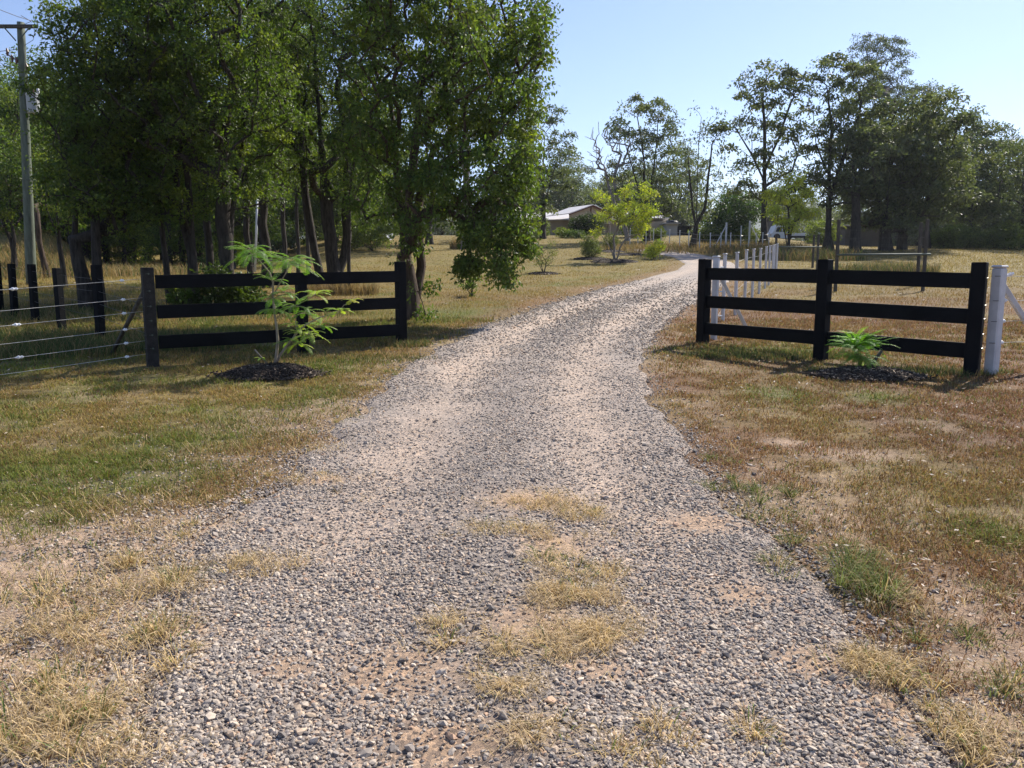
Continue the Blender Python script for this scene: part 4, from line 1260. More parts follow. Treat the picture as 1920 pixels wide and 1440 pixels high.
# left sapling
b = G(513, 694); Y = b[1]
t = thing('sapling', 'leafy young tree with ferny sprays on a mulch mound before the left fence', 'sapling', b)
mw = MB(); mf = MB()
A = lambda px, py, dy=0: AT(px, py, Y + dy)
stem = [b + [0, 0, -.05], A(518, 668), A(521, 640), A(519, 615), A(515, 590), A(512, 560), A(512, 530), A(506, 512), A(495, 498), A(484, 486), A(474, 480)]
mw.tube(stem, [.022, .019, .017, .015, .0135, .012, .011, .010, .008, .006, .005], 8)
s2 = [A(515, 688), A(524, 668, -.05), A(536, 650, -.08), A(548, 636, -.1), A(560, 620, -.12), A(575, 608, -.14), A(600, 595, -.16), A(620, 590, -.18), A(632, 588, -.2), A(645, 572, -.2), A(660, 566, -.2)]
mw.tube(s2, [.018, .016, .014, .012, .010, .008, .0065, .006, .005, .004, .003], 7)
mw.tube([A(511, 690), A(500, 680, -.1), A(488, 668, -.15), A(478, 656, -.2)], [.012, .011, .010, .009], 7)
mw.tube([A(512, 555), A(525, 530, -.05), A(536, 512, -.08), A(542, 498, -.1)], [.008, .007, .006, .005], 6)
mw.tube([A(516, 600), A(535, 580, .1), A(570, 565, .12), A(590, 552, .12)], [.007, .006, .005, .004], 6)
mw.tube([A(486, 488), A(478, 498), A(470, 497)], [.004, .003, .003], 5)
mw.tube([A(548, 636, -.1), A(556, 620, -.1), A(554, 600, -.1)], [.006, .005, .004], 5)
cg = [(.15, .29, .05), (.18, .34, .06), (.12, .24, .045), (.23, .37, .07)]
cy = [(.32, .44, .07), (.38, .48, .08), (.25, .38, .06)]
for px, py, dy, n, L, cc, pl in [(474, 478, 0, 10, .36, cg, .075), (470, 468, 0, 6, .26, cg, .07), (543, 497, -.1, 12, .40, cg, .08), (546, 486, -.1, 6, .30, cg, .08),
                             (512, 528, 0, 5, .24, cg, .055), (512, 560, -.02, 6, .26, cg, .055), (514, 582, -.02, 7, .28, cg, .06), (590, 553, .12, 7, .26, cy, .055), (556, 575, 0, 6, .28, cg, .06),
                             (570, 588, .1, 6, .26, cg, .055), (556, 612, -.1, 6, .27, cy, .055), (575, 628, -.12, 7, .28, cy, .055), (560, 645, -.1, 6, .24, cy, .05), (545, 640, -.1, 5, .2, cg, .045),
                             (600, 612, -.16, 5, .22, cg, .05), (636, 584, -.2, 7, .20, cy, .05), (661, 565, -.2, 6, .12, [(.42, .42, .06), (.35, .40, .07)], .035), (490, 672, -.15, 3, .10, cy, .03), (531, 548, 0, 5, .22, cg, .05)]:
    leafspray(mf, mw, A(px, py, dy), n, L, cc, pl=pl)
mw.build('trunk', M['saplingbark'], t, smooth=True)
mf.build('foliage', M['frond'], t)

# right ferny plant with a cut stump
b = G(1618, 699); Y = b[1]
t = thing('sapling', 'short ferny green plant resprouting beside its cut stump in front of the right fence', 'sapling', b)
mw = MB(); mf = MB()
mw.tube([b + [0.02, 0, -.03], AT(1640, 676, Y), AT(1653, 657, Y)], [.024, .020, .019], 9)
mw.build('trunk', M['timber'], t, smooth=True)
mw = MB()
for k in range(7):
    px = 1600 + 34 * rs.rand(); top = AT(px, 640 + 26 * rs.rand(), Y + (rs.rand() - .5) * .2)
    mw.tube([b + [(px - 1617) / 1500 * Y * .4, 0, 0], (b + top) / 2, top], [.006, .005, .003], 5, (.16, .22, .06))
    leafspray(mf, mw, top, 7, .34, [(.20, .42, .06), (.24, .48, .07), (.16, .34, .05)], el0=.15, el1=1.05, npair=14, pl=.055)
    leafspray(mf, mw, (b + top) / 2 + [0, 0, .03], 4, .28, [(.15, .32, .05), (.19, .40, .06)], el0=-.1, el1=.5, npair=11, pl=.045)
leafspray(mf, mw, AT(1620, 642, Y), 6, .16, [(.26, .38, .06), (.3, .42, .07)], el0=.9, el1=1.3, npair=12, pl=.045)
mw.build('stem', M['frond'], t); mf.build('foliage', M['frond'], t)

# yellow-green trees and shrubs on the lawn
tree('acacia_tree', 'yellow-green small tree with a fan of bare lower stems beside the drive bend', (1154, 490),
     [[(1146, 468), (1136, 452), (1124, 436), (1115, 425)], [(1152, 465, .2), (1150, 445, .3), (1158, 430, .3), (1168, 400, .3)], [(1162, 465, -.2), (1175, 445, -.3), (1182, 425, -.3), (1200, 395, -.3)], [(1140, 456, .3), (1138, 440, .3), (1145, 420, .4)]],
     [(1117, 365, 12, 7, 0, .5), (1133, 372, 10, 6, 0, .5), (1173, 362, 14, 9, 0, .6), (1178, 343, 9, 7, 0, .4), (1210, 348, 10, 9, 0, .4), (1217, 368, 14, 8, 0, .6), (1190, 388, 22, 10, 0, .8),
      (1158, 395, 18, 8, 0, .7), (1212, 396, 16, 12, 0, .7), (1132, 408, 18, 7, 0, .7), (1200, 418, 18, 12, 0, .7), (1165, 412, 16, 10, 0, .7), (1232, 385, 7, 5, 0, .3), (1200, 436, 10, 8, 0, .5), (1118, 436, 10, 8, 0, .5), (1145, 335, 6, 4, 0, .3)],
     ncl=140, nl=42, rc=.22, L=.17, W=.035, R0=.07, cols=YELCOL, lm='frond', bm='greybark', seed=81, minsep=.2, r0=.008, seg=.3, twig=6, cat='tree', droop=.2)
tree('acacia_tree', 'yellow-green small tree in the far wire guard beside the white truck', (1476, 478),
     [[(1474, 450), (1468, 420), (1460, 390)], [(1480, 450), (1490, 410), (1498, 370)], [(1478, 460), (1480, 420), (1478, 390)]],
     [(1455, 365, 16, 10, 0, .9), (1492, 342, 18, 14, 0, .9), (1512, 362, 14, 12, 0, .8), (1450, 395, 12, 10, 0, .8), (1498, 392, 20, 12, 0, 1), (1472, 420, 18, 12, 0, 1), (1512, 402, 14, 8, 0, .8), (1480, 375, 20, 10, 0, 1)],
     ncl=90, nl=42, rc=.32, L=.24, W=.06, R0=.09, cols=[(.44, .46, .06), (.36, .42, .07), (.52, .50, .08)], lm='frond', seed=82, minsep=.3, r0=.01, seg=.4, cat='tree')
bush('shrub', 'small airy shrub in a mulch ring nearest the drive bend', (1018, 512), [(1008, 475, 12, 16, 0, .3), (1035, 470, 14, 15, 0, .3), (1020, 490, 20, 12, 0, .35)], 60, 26, .14, .06, .018, cols=[(.12, .15, .05), (.10, .13, .05), (.16, .19, .06)], lm='frond', seed=83, minsep=.1, cat='shrub')
bush('shrub', 'grey-green drooping shrub in a mulch ring left of the yellow tree', (1107, 485), [(1105, 452, 14, 16, 0, .5), (1108, 468, 20, 12, 0, .6)], 70, 40, .24, .13, .028, cols=[(.11, .13, .06), (.13, .16, .065)], lm='frond', seed=84, minsep=.16, cat='shrub', droop=.8)
bush('shrub', 'faint low shrub far behind the yellow tree at its left', (1146, 470), [(1146, 452, 14, 12, 0, .6)], 40, 36, .24, .14, .03, cols=[(.11, .13, .05)], lm='frond', seed=85, minsep=.18, cat='shrub')
bush('shrub', 'bright yellow-green shrub close to the edge of the drive bend', (1228, 486), [(1234, 462, 8, 9, 0, .4), (1222, 472, 10, 8, 0, .4)], 40, 34, .20, .15, .035, cols=YELCOL[:3] + [(.2, .28, .06)], lm='frond', seed=86, minsep=.15, cat='shrub')
bush('shrub', 'dense dark rounded shrub in front of the house gable', (1100, 444), [(1100, 422, 28, 17, 0, 1.6), (1085, 430, 14, 10, 0, 1)], 110, 70, .45, .16, .07, cols=[(.028, .045, .016), (.035, .055, .018)], seed=87, minsep=.35, cat='shrub')
bush('shrub', 'light green low shrub at the left of the dark rounded shrub', (1054, 446), [(1054, 436, 12, 7, 0, .8)], 40, 50, .4, .15, .06, cols=[(.16, .19, .05), (.12, .16, .04)], seed=88, minsep=.3, cat='shrub')
bush('shrub', 'low dark green shrub under the dark rounded shrub', (1080, 447), [(1080, 439, 16, 6, 0, .8)], 40, 50, .4, .15, .06, cols=[(.05, .085, .025)], seed=89, minsep=.3, cat='shrub')
bush('shrub', 'green shrub in front of the beige shed wall', (1232, 450), [(1232, 437, 12, 10, 0, .8)], 40, 50, .4, .15, .06, cols=[(.09, .12, .04)], seed=90, minsep=.3, cat='shrub')
for i, (px, py, w, h, lab) in enumerate([(1150, 440, 20, 16, 'dark shrub behind the left stems of the yellow tree'), (1188, 445, 18, 22, 'dark shrub behind the right stems of the yellow tree'),
                                      (1330, 452, 24, 12, 'green bush first right of the slender gum, behind the pickets'), (1365, 452, 22, 11, 'green bush under the rounded bright green tree'), (1400, 455, 16, 12, 'dark bush left of the tall straight trunk'),
                                      (1540, 458, 16, 22, 'dark bush between the truck tray and the tall dark gum'), (1770, 466, 24, 18, 'bush in the gap left of the round-headed tree'), (1855, 466, 30, 16, 'pale green bush right of the round-headed tree trunk'), (1800, 465, 24, 22, 'dark green bush left of the round-headed tree trunk'), (1895, 468, 26, 24, 'dark bush at the foot of the tree cut by the right edge'),
                                      (1005, 446, 18, 18, 'dark shrub against the shaded left wall of the house')]):
    bush('bush', lab, (px, py), [(px, py - h, w, h, 0, 2)], 60, 55, .6, .2, .08, cols=[(.10, .13, .045), (.14, .18, .055)] if i not in (7,) else [(.20, .24, .08)], seed=100 + i, minsep=.45, R0=.06)

# ------------------------------------------------------------------ left rail fence
def post(m, bx, by, tz, w, dp, yaw, lean=(0, 0), ch=.006):
    b = on(bx, by); a = np.array([math.cos(yaw), math.sin(yaw), 0])
    m.prism(b - [0, 0, .12], b + [lean[0], lean[1], tz], a, w, dp, ch)


pl = [G(287, 687)[:2], G(541, 667)[:2], G(753, 645)[:2]]
pl[1] = pl[0] + (pl[2] - pl[0]) * .56
t = thing('rail_fence', 'black three-rail timber fence with a leafy sapling in front, left of the drive', 'fence', on(*((pl[0] + pl[2]) / 2)), 'black rail fences flanking the drive')
dv = pl[2] - pl[0]; yaw = math.atan2(dv[1], dv[0]); nrm = np.array([dv[1], -dv[0]]) / np.linalg.norm(dv)
for i, p in enumerate(pl):
    m = MB(); post(m, p[0], p[1], 1.175 if i != 1 else 1.05, .125, .125, yaw); o = m.build('post', M['blackpaint'] if i else M['oldblack'], t)
    if i == 0:
        o['label'] = 'weathered black corner post with wire ends and bolts'
        m = MB()
        for h in (1.10, .90, .72, .55, .38, .22):
            q = on(*p) + [0, 0, h]
            m.tube([q + np.array([nrm[0], nrm[1], 0]) * .062, q + np.array([nrm[0], nrm[1], 0]) * .072], .011, 8)
            m.tube([q + [-.08, .06, 0], q + [-.066, -.066, 0], q + [.05, -.072, 0]], .0022, 4)
        m.build('bolt', M['galv'], o)
for (h0, h1) in ((1.005, .965), (.65, .59), (.29, .21)):
    m = MB()
    P0 = np.append(pl[0] + dv * .022, 0); P1 = np.append(pl[2] - dv * .018 + nrm * 0, 0)
    a = on(*P0[:2]) + [0, 0, h0]; b = on(*P1[:2]) + [0, 0, h1]
    off = np.array([nrm[0], nrm[1], 0]) * .045
    m.prism(a + off, b + off, (0, 0, 1), .160, .035, .004)
    m.build('rail', M['blackpaint'], t)
# right rail fence
pr = [G(1317, 643)[:2], G(1538, 675)[:2], G(1821, 703)[:2]]
t = thing('rail_fence', 'black three-rail timber fence with a small ferny plant in front, right of the drive', 'fence', on(*pr[1]), 'black rail fences flanking the drive')
for i, p in enumerate(pr):
    d = pr[1] - pr[0] if i == 0 else (pr[2] - pr[1] if i == 2 else pr[2] - pr[0]); yw = math.atan2(d[1], d[0])
    m = MB(); post(m, p[0], p[1], (1.215, 1.25, 1.255)[i], .14 if i != 2 else .15, .14, yw); o = m.build('post', M['blackpaint'], t)
    if i == 2:
        m = MB()
        for h in (1.08, .78, .63, .46, .30): m.tube([on(*p) + [.072, -.03, h], on(*p) + [.088, -.03, h + .002]], .006, 5)
        m.build('staple', M['wire'], o)
for k in range(2):
    A0, A1 = pr[k], pr[k + 1]; d = A1 - A0; d = d / np.linalg.norm(d)
    hs = [[(1.005, 1.04), (.605, .655), (.215, .275)], [(1.04, 1.05), (.655, .655), (.275, .27)]][k]
    for h0, h1 in hs:
        m = MB(); a = on(*(A0 + d * .065)) + [0, 0, h0]; b = on(*(A1 - d * .065)) + [0, 0, h1]
        m.prism(a, b, (0, 0, 1), .172, .038, .004); m.build('rail', M['blackpaint'], t)

# ------------------------------------------------------------------ wire fences on the left
def catenary(a, b, sag, n=10):
    f = np.linspace(0, 1, n)[:, None]; p = a * (1 - f) + b * f; p[:, 2] -= (sag * 4 * f * (1 - f))[:, 0]; return p


bps = [(190, 642), (117, 622), (67, 605), (28, 592), (1, 586), (-22, 579), (-45, 572)]
bp = [G(*q)[:2] for q in bps]
t = thing('wire_fence', 'plain wire fence on square black posts running off behind the left rail fence', 'fence', on(*bp[0]))
for i, p in enumerate(bp):
    m = MB(); post(m, p[0], p[1], (1.12, 1.02, 1.04, 1.0, .99, .98, .97)[i], .105, .105, yaw + .5, (rs.rand() * .03 - .015, 0)); m.build('post', M['blackpaint'], t)
m = MB()
for h in (.92, .74, .56, .38):
    pts = [np.append(pl[0], 0)] + [np.append(p, 0) for p in bp]
    for a, b in zip(pts[:-1], pts[1:]):
        m.tube(catenary(on(*a[:2]) + [0, 0, h], on(*b[:2]) + [0, 0, h], .01, 4), .0022, 4)
m.build('wire', M['wiredark'], t)
m = MB(); a = on(*pl[0]) + [-.05, .05, .93]; b = on(G(205, 664)[0], G(205, 664)[1])
m.tube([a, b + [0, 0, -.05]], .026, 8); m.build('brace', M['timber'], t, smooth=True)

# electric wire fence coming towards the camera
e0 = pl[0]; e1 = np.array([-7.2, 5.6])
t = thing('electric_fence', 'six pale electric wires with white insulators running left from the weathered corner post', 'fence', on(*e0))
mi = []
m = MB()
gh = (1.08, .90, .62, .40, .22, .10)
gh = (1.02, .80, .64, .45, .29, .13)
for k, h in enumerate(gh):
    a = on(*e0) + [-.07, 0, h + .02]; b = on(*e1) + [0, 0, h * .93]
    p = catenary(a, b, .02, 8); m.tube(p, .0022, 4)
    mi.append((a, b, k))
m.build('wire', M['wire'], t)
m = MB(); q = on(-9.2, 4.1)
for a, b, k in mi:
    m = MB()
    for f in ((.05,) if k % 2 else (.05, .29)):
        c = a * (1 - f) + b * f; dd = (b - a) / np.linalg.norm(b - a); c[2] -= .02 * 4 * f * (1 - f)
        L = .045 if f > .1 else .028
        ns = 5
        P = [c + dd * L * (i / ns * 2 - 1) for i in range(ns + 1)]
        m.tube(P, [.005, .016, .012, .020, .010, .005], 8)
        m.build('insulator', M['insul'], t); m = MB()
m = MB(); eb = on(*e1); m.prism(eb - [0, 0, .1], eb + [0, 0, 1.1], (1, 0, 0), .1, .1); m.build('post', M['blackpaint'], t)

# ------------------------------------------------------------------ white post fence
wp = [(1345, 640), (1355, 603), (1378, 591), (1396, 570), (1410, 559), (1423, 551), (1434, 541), (1441, 535), (1447, 530), (1450, 526), (1455, 521)]
wps = [G(*q)[:2] for q in wp]
wps[0] = G(1338, 637)[:2]
t = thing('white_post_fence', 'row of square white posts with wires running away along the right side of the drive', 'fence', on(*wps[0]))
for i, p in enumerate(wps):
    m = MB(); w = .082 if i == 0 else .058
    post(m, p[0], p[1], 1.22 if i == 0 else 1.20, w, w, .9, ch=.012)
    b = on(*p) + [0, 0, 1.20 if i else 1.22]
    m.prism(b, b + [0, 0, .028], (math.cos(.9), math.sin(.9), 0), w + .014, w + .014, .008)
    m.build('post', M['whitepaint'], t)
m = MB()
for h in (1.02, .72, .45, .2):
    for a, b in zip(wps[:-1], wps[1:]):
        m.tube(catenary(on(*a) + [-.04, 0, h], on(*b) + [-.04, 0, h], .006, 4), .0026, 4)
m.build('wire', M['wire'], t)
m = MB(); a = on(*wps[0]) + [.04, 0, .98]; b = G(1358, 604); m.prism(a, np.array([a[0] + .62, a[1] + .35, float(H(a[0] + .62, a[1] + .35)) + .0]), (0, 1, 0), .05, .05); m.build('brace', M['whitepaint'], t)
c = on(*wps[0]) + [.07, 0, 1.08]
for k in range(5):
    m = MB(); m.tube([c + [0, 0, -.18 * k], c + [.05, .03, -.18 * k]], [.014, .008], 6); m.build('insulator', M['insul'], t)

# single white corner post at the right edge
p = G(1858, 702)[:2]; pd = p
t = thing('white_corner_post', 'single white corner post with diagonal brace and insulators standing just right of the black fence', 'post', on(*p))
m = MB(); post(m, p[0], p[1], 1.19, .118, .118, .55, ch=.014); b = on(*p) + [0, 0, 1.19]
m.prism(b, b + [0, 0, .03], (math.cos(.55), math.sin(.55), 0), .135, .135, .012)
m.build('post', M['whitepaint'], t)
m = MB(); a = on(*p) + [.06, .02, 1.0]; b = on(p[0] + .95, p[1] + .35) + [0, 0, .02]
m.prism(a, b, (0, 1, 0), .055, .055); m.build('brace', M['whitepaint'], t)
m = MB(); mb = MB()
for k, h in enumerate((1.10, .83, .60, .36)):
    c = on(*p) + [0, 0, h]
    a = c + [.07, .0, 0]; e = on(p[0] + 2.6, p[1] + 1.0) + [0, 0, h]
    mb.tube(catenary(a, e, .02, 8), .0026, 4)
    dd = (e - a) / np.linalg.norm(e - a)
    m2 = MB(); L = .13 if k == 0 else .06
    P = [a + dd * L * (i / 8) + np.array([0, 0, .03 * (i / 8) if k == 0 else 0]) for i in range(9)]
    m2.tube(P, [.008, .018, .010, .022, .010, .024, .010, .018, .006] if k == 0 else [.006, .014, .02, .024, .024, .02, .016, .012, .005], 8)
    m2.build('insulator', M['insul'], t)
    m.tube([c + [-.075, -.045, 0], c + [-.028, -.072, 0], c + [.01, -.05, 0]], .003, 4)
mb.build('wire', M['wire'], t); m.build('wire_tie', M['wiredark'], t)

# white star pickets beyond the drive
sp = [(1181, 459), (1196, 459), (1211, 460), (1225, 460), (1239, 461), (1255, 463), (1274, 465), (1291, 467), (1311, 471), (1331, 472), (1351, 472), (1369, 472), (1388, 473), (1403, 472), (1417, 472), (1429, 471), (1441, 470)]
sps = [G(*q)[:2] for q in sp]
t = thing('picket_fence', 'line of thin white steel pickets and wires crossing beyond the drive bend', 'fence', on(*sps[8]))
for i, p in enumerate(sps):
    m = MB(); tall = (i in (12,))
    b = on(*p); hh = 1.08 if not tall else 1.5
    m.prism(b - [0, 0, .1], b + [0, 0, hh], (1, 0, 0), .055, .05, .01); m.prism(b + [0, 0, hh], b + [0, 0, hh + .05], (1, 0, 0), .085, .06, .01)
    m.build('post', M['whitemetal'], t)
m = MB()
for h in (.98, .7, .42):
    for a, b in zip(sps[:-1], sps[1:]): m.tube([on(*a) + [0, -.03, h], on(*b) + [0, -.03, h]], .006, 3)
m.build('wire', M['wire'], t)
# gate / stay assembly in white pipe
def stay(label, p0, p1, p2, Y, hgt=1.5, name='fence_stay', group=None, mt='whitemetal'):
    x0, x1 = (p0 - 960) / F * Y, (p1 - 960) / F * Y
    t = thing(name, label, 'fence stay', on(x0, Y), group)
    m = MB(); m.prism(on(x0, Y) - [0, 0, .1], on(x0, Y) + [0, 0, hgt], (1, 0, 0), .10, .10, .01); m.build('post', M[mt], t)
    m = MB(); m.tube([on(x0, Y) + [0, 0, hgt - .15], on(x1, Y) + [0, 0, .05]], .03, 6); m.build('brace', M[mt], t)
    return t


stay('white braced pipe post left of the tall straight gum trunk', 1398, 1424, 0, 52, 1.75)
stay('white angled pipe stay between the pickets, left of the bush gap', 1355, 1332, 0, 50, 1.7)

# ------------------------------------------------------------------ tree guards
def guard(label, corners, Y, hgt, bar_h, postr, mt='timber', dY=1.9, mesh=True, barmat='galv'):
    x0, x1 = [(c - 960) / F * Y for c in corners]
    t = thing('tree_guard', label, 'tree guard', on((x0 + x1) / 2, Y))
    cs = [(x0, Y), (x1, Y), (x1 * (Y + dY) / Y * .985, Y + dY), (x0 * (Y + dY) / Y * 1.0, Y + dY)]
    for i, (x, y) in enumerate(cs):
        m = MB(); m.prism(on(x, y) - [0, 0, .1], on(x, y) + [0, 0, hgt * (1 if i < 2 else .96)], (1, 0, 0), postr * 2, postr * 2, .012); m.build('post', M[mt], t)
    m = MB()
    a, b = on(*cs[0]) + [-.03, -.06, bar_h], on(*cs[1]) + [.12, -.06, bar_h]
    m.tube([a, b], .030, 8)
    m.build('crossbar', M[barmat], t, smooth=True)
    if mesh:
        m = MB()
        for q in range(4):
            p, r = cs[q], cs[(q + 1) % 4]
            for h in np.arange(.15, hgt - .1, .22): m.tube([on(*p) + [0, 0, h], on(*r) + [0, 0, h]], .0022, 3)
            L = math.hypot(r[0] - p[0], r[1] - p[1]); n = int(L / .28)
            for k in range(1, n):
                f = k / n; z = on(p[0] + (r[0] - p[0]) * f, p[1] + (r[1] - p[1]) * f); m.tube([z + [0, 0, .05], z + [0, 0, hgt - .15]], .0018, 3)
        m.build('mesh_panel', M['wiredark'], t)
    return t


guard('tall timber and wire tree guard right behind the right rail fence', (1562, 1725), 22.5, 1.98, 1.02, .040)
guard('wooden post and wire guard round the yellow-green tree near the truck', (1448, 1526), 33.0, 1.5, 1.0, .042, dY=2.4)

# ------------------------------------------------------------------ power pole
Y = 25.0
b = on((66 - 960) / F * Y, Y)
t = thing('power_pole', 'tall greenish wooden power pole with crossarm and a grey transformer, at the upper left', 'power pole', b)
top = AT(39, 42, Y)
m = MB(); k = 14
P = [b * (1 - f) + top * f for f in np.linspace(0, 1, k)]; P[0] = P[0] - [0, 0, .2]
m.tube(P, np.linspace(.155, .105, k), 14); m.build('pole', M['greenpole'], t, smooth=True)
m = MB(); c = AT(36, 52, Y) + [0, -.13, 0]; m.prism(c + [-1.25, 0, 0], c + [.62, 0, 0.0], (0, 0, 1), .10, .08, .006); m.build('crossarm', M['timber'], t)
m = MB()
for sx, ex in ((-.35, -.02), (.42, .05)): m.prism(c + [sx, -.05, -.03], c + [ex, -.05, -.42], (0, 0, 1), .035, .012, .002)
m.build('brace', M['galv'], t)
m = MB(); q = AT(65, 212, Y) + [0, -.05, -.02]
m.lathe(q, [(0, 0), (.165, 0), (.175, .02), (.175, .50), (.185, .52), (.185, .55), (.12, .60), (0, .61)], 20); tk = m.build('transformer', M['tankgrey'], t, smooth=False)
for dx, dy in ((-.08, -.05), (.07, -.08), (.16, .04)):
    m = MB(); z = q + [dx, dy, .57]; m.lathe(z, [(0, 0), (.028, 0), (.045, .03), (.028, .05), (.045, .08), (.028, .10), (.04, .13), (.012, .17), (0, .18)], 10); m.build('bushing', M['ceramic'] if dx < .1 else M['insul'], tk, smooth=True)
m = MB(); z = AT(45, 212, Y); m.box(AT(53, 195, Y), (.18, .06, .5), 0); m.build('bracket', M['galv'], t)
m = MB()
for px, py in ((17, 100), (26, 112), (34, 116), (53, 128)):
    z = AT(px, py, Y) + [0, -.1, 0]; m.tube([z + [0, 0, -.1], z + [.02, 0, .02], z + [0, 0, .12]], [.02, .045, .02], 8)
m.tube([AT(15, 102, Y) + [0, -.1, 0], AT(45, 122, Y)], .02, 6)
m.build('fuse_holder', M['ceramic'], t)
m = MB()
for a, b2, sg in (((44, 50), (62, 42), 0), ((62, 42), (43, 31), 0)): m.tube([AT(*a, Y) + [0, -.1, 0], AT(*b2, Y) + [0, -.1, 0]], .008, 4)
m.tube([AT(66, 55, Y), AT(62, 75, Y), AT(46, 85, Y)], .008, 4)
m.tube([AT(46, 85, Y) + [0, -.11, 0], AT(52, 110, Y) + [0, -.14, 0], AT(56, 150, Y) + [0, -.15, 0], AT(62, 185, Y) + [0, -.12, 0]], .007, 4)
m.tube(catenary(AT(0, 92, Y) + [-6, 3, .6], AT(36, 92, Y), .1, 8), .009, 4)
m.tube(catenary(AT(62, 40, Y), AT(-20, -8, Y - 4) + [-2, 0, 1], .2, 8), .009, 4)
m.build('power_line', M['wiredark'], t)
m = MB(); z = AT(57, 338, Y); m.lathe(z - [0, 0, .02], [(.135, 0), (.14, .005), (.14, .035), (.135, .04)], 14); m.build('band', M['galv'], t)

# ------------------------------------------------------------------ house
Yh = 86.0
U = Yh / F
def hx(px): return (px - 960) * U
zb = float(H(hx(1100), Yh))
def hz(py): return AT(1000, py, Yh)[2]
zb = min(zb, hz(447))
t = thing('house', 'low beige house with a white-roofed gable trimmed dark red, behind the garden shrubs', 'house', (hx(1100), Yh, zb))
m = MB(); x0, x1 = hx(985), hx(1245); e = hz(409)
m.box(((x0 + x1) / 2, Yh + 6, (zb - .6 + e) / 2), (x1 - x0, 8, e - zb + .6), 0, .01); w = m.build('wall', M['beige'], t)
for px0, px1 in ((1005, 1022), (1166, 1184), (1224, 1234)):
    m = MB(); m.box(((hx(px0) + hx(px1)) / 2, Yh + 1.98, hz(424)), (hx(px1) - hx(px0), .06, .95), 0, .005); wf = m.build('window', M['whitemetal'], w)
    m = MB(); m.box(((hx(px0) + hx(px1)) / 2, Yh + 1.94, hz(424)), (hx(px1) - hx(px0) - .12, .03, .83), 0, .003); m.build('pane', M['glass'], wf)
m = MB()
# main roof: ridge along x
xa, xb = x0 - .5, x1 + .4; ya, yb, ym = Yh + 1.3, Yh + 10.7, Yh + 6; r = e + 1.0
m.add([(xa, ya, e - .05), (xb, ya, e - .05), (xb, ym, r), (xa, ym, r), (xa, yb, e - .05), (xb, yb, e - .05), (xa, ya, e - .17), (xb, ya, e - .17), (xa, yb, e - .17), (xb, yb, e - .17)],
      [(0, 1, 2, 3), (3, 2, 5, 4), (0, 6, 7, 1), (4, 5, 9, 8)], [(0, 3, 4), (1, 5, 2)]); m.build('roof', M['roofwhite'], t)
# front gable
def turn(m, c, a):
    ca, sa = math.cos(a), math.sin(a)
    for i, V in enumerate(m.V):
        x, y = V[:, 0] - c[0], V[:, 1] - c[1]; W2 = V.copy(); W2[:, 0] = c[0] + ca * x - sa * y; W2[:, 1] = c[1] + sa * x + ca * y; m.V[i] = W2


gx0, gx1, gm = hx(1058), hx(1150), hx(1103); ge, gr = hz(403), hz(387)
m = MB(); yf = Yh - 1.0
m.add([(gx0, yf, hz(420)), (gx1, yf, hz(420)), (gx1, yf, ge), (gm, yf, gr - .06), (gx0, yf, ge), (gx0, yf + .15, hz(420)), (gx1, yf + .15, hz(420)), (gx1, yf + .15, ge), (gm, yf + .15, gr - .06), (gx0, yf + .15, ge)],
      [(0, 1, 2, 4), (5, 9, 7, 6), (0, 4, 9, 5), (1, 6, 7, 2), (0, 5, 6, 1)], [(4, 2, 3), (9, 8, 7)]); turn(m, (gm, yf), .5); m.build('gable', M['beige'], t)
m = MB()
for a, b3 in (((gx0 - .35, ge - .12), (gm, gr)), ((gm, gr), (gx1 + .35, ge - .12))):
    m.prism((a[0], yf + 1.8, a[1] + .06), (b3[0], yf + 1.8, b3[1] + .06), (0, 1, 0), 4.6, .07, .005)
turn(m, (gm, yf), .5); m.build('gable_roof', M['roofwhite'], t)
m = MB()
for a, b3 in (((gx0 - .35, ge - .12), (gm, gr)), ((gm, gr), (gx1 + .35, ge - .12))):
    m.prism((a[0], yf - .36, a[1]), (b3[0], yf - .36, b3[1]), (0, 0, 1), .20, .05, .005)
m.box((gm, yf - .05, (ge + gr) / 2 + .1), (.10, .05, gr - ge - .1), 0, .005)
turn(m, (gm, yf), .5); m.build('fascia', M['trimred'], t)
m = MB()
for gx in (gx0 + .2, gm - 1.1, gx1 - .2): m.box((gx, yf + .05, (zb - .5 + hz(420)) / 2), (.14, .14, hz(420) - zb + .5), 0, .01)
turn(m, (gm, yf), .5); m.build('porch_post', M['beige'], t)
m = MB(); q = np.array([hx(1115), Yh + 1.0, hz(390)]); ax = np.array([.5, -.75, .35]); m.lathe(q, [(0, 0), (.15, .02), (.3, .07), (.40, .14)], 16, axis=ax); m.tube([q, q + [0, .1, -.5]], .03, 6); m.build('satellite_dish', M['whitemetal'], t)

# outbuildings
def shed(name, label, px0, px1, py0, py1, Y, mt, roofmt, cat='shed', dep=3.5, drop=.25, extra=None):
    X0, X1 = (px0 - 960) / F * Y, (px1 - 960) / F * Y
    zt = AT(960, py0, Y)[2]; z0 = AT(960, py1, Y)[2]; gl = float(H((X0 + X1) / 2, Y)); z0 = min(z0, gl)
    t = thing(name, label, cat, ((X0 + X1) / 2, Y, z0))
    m = MB(); m.box(((X0 + X1) / 2, Y + dep / 2, (zt + z0 - .5) / 2), (X1 - X0, dep, zt - z0 + .5), 0, .01); w = m.build('wall', M[mt], t)
    m = MB(); m.prism(((X0 + X1) / 2, Y - .3, zt + .05 + (drop if drop > 0 else 0)), ((X0 + X1) / 2, Y + dep + .2, zt + .05 + (0 if drop > 0 else -drop)), (1, 0, 0), X1 - X0 + .5, .08, .01); m.build('roof', M[roofmt], t)
    return t, w, X0, X1, zt, z0


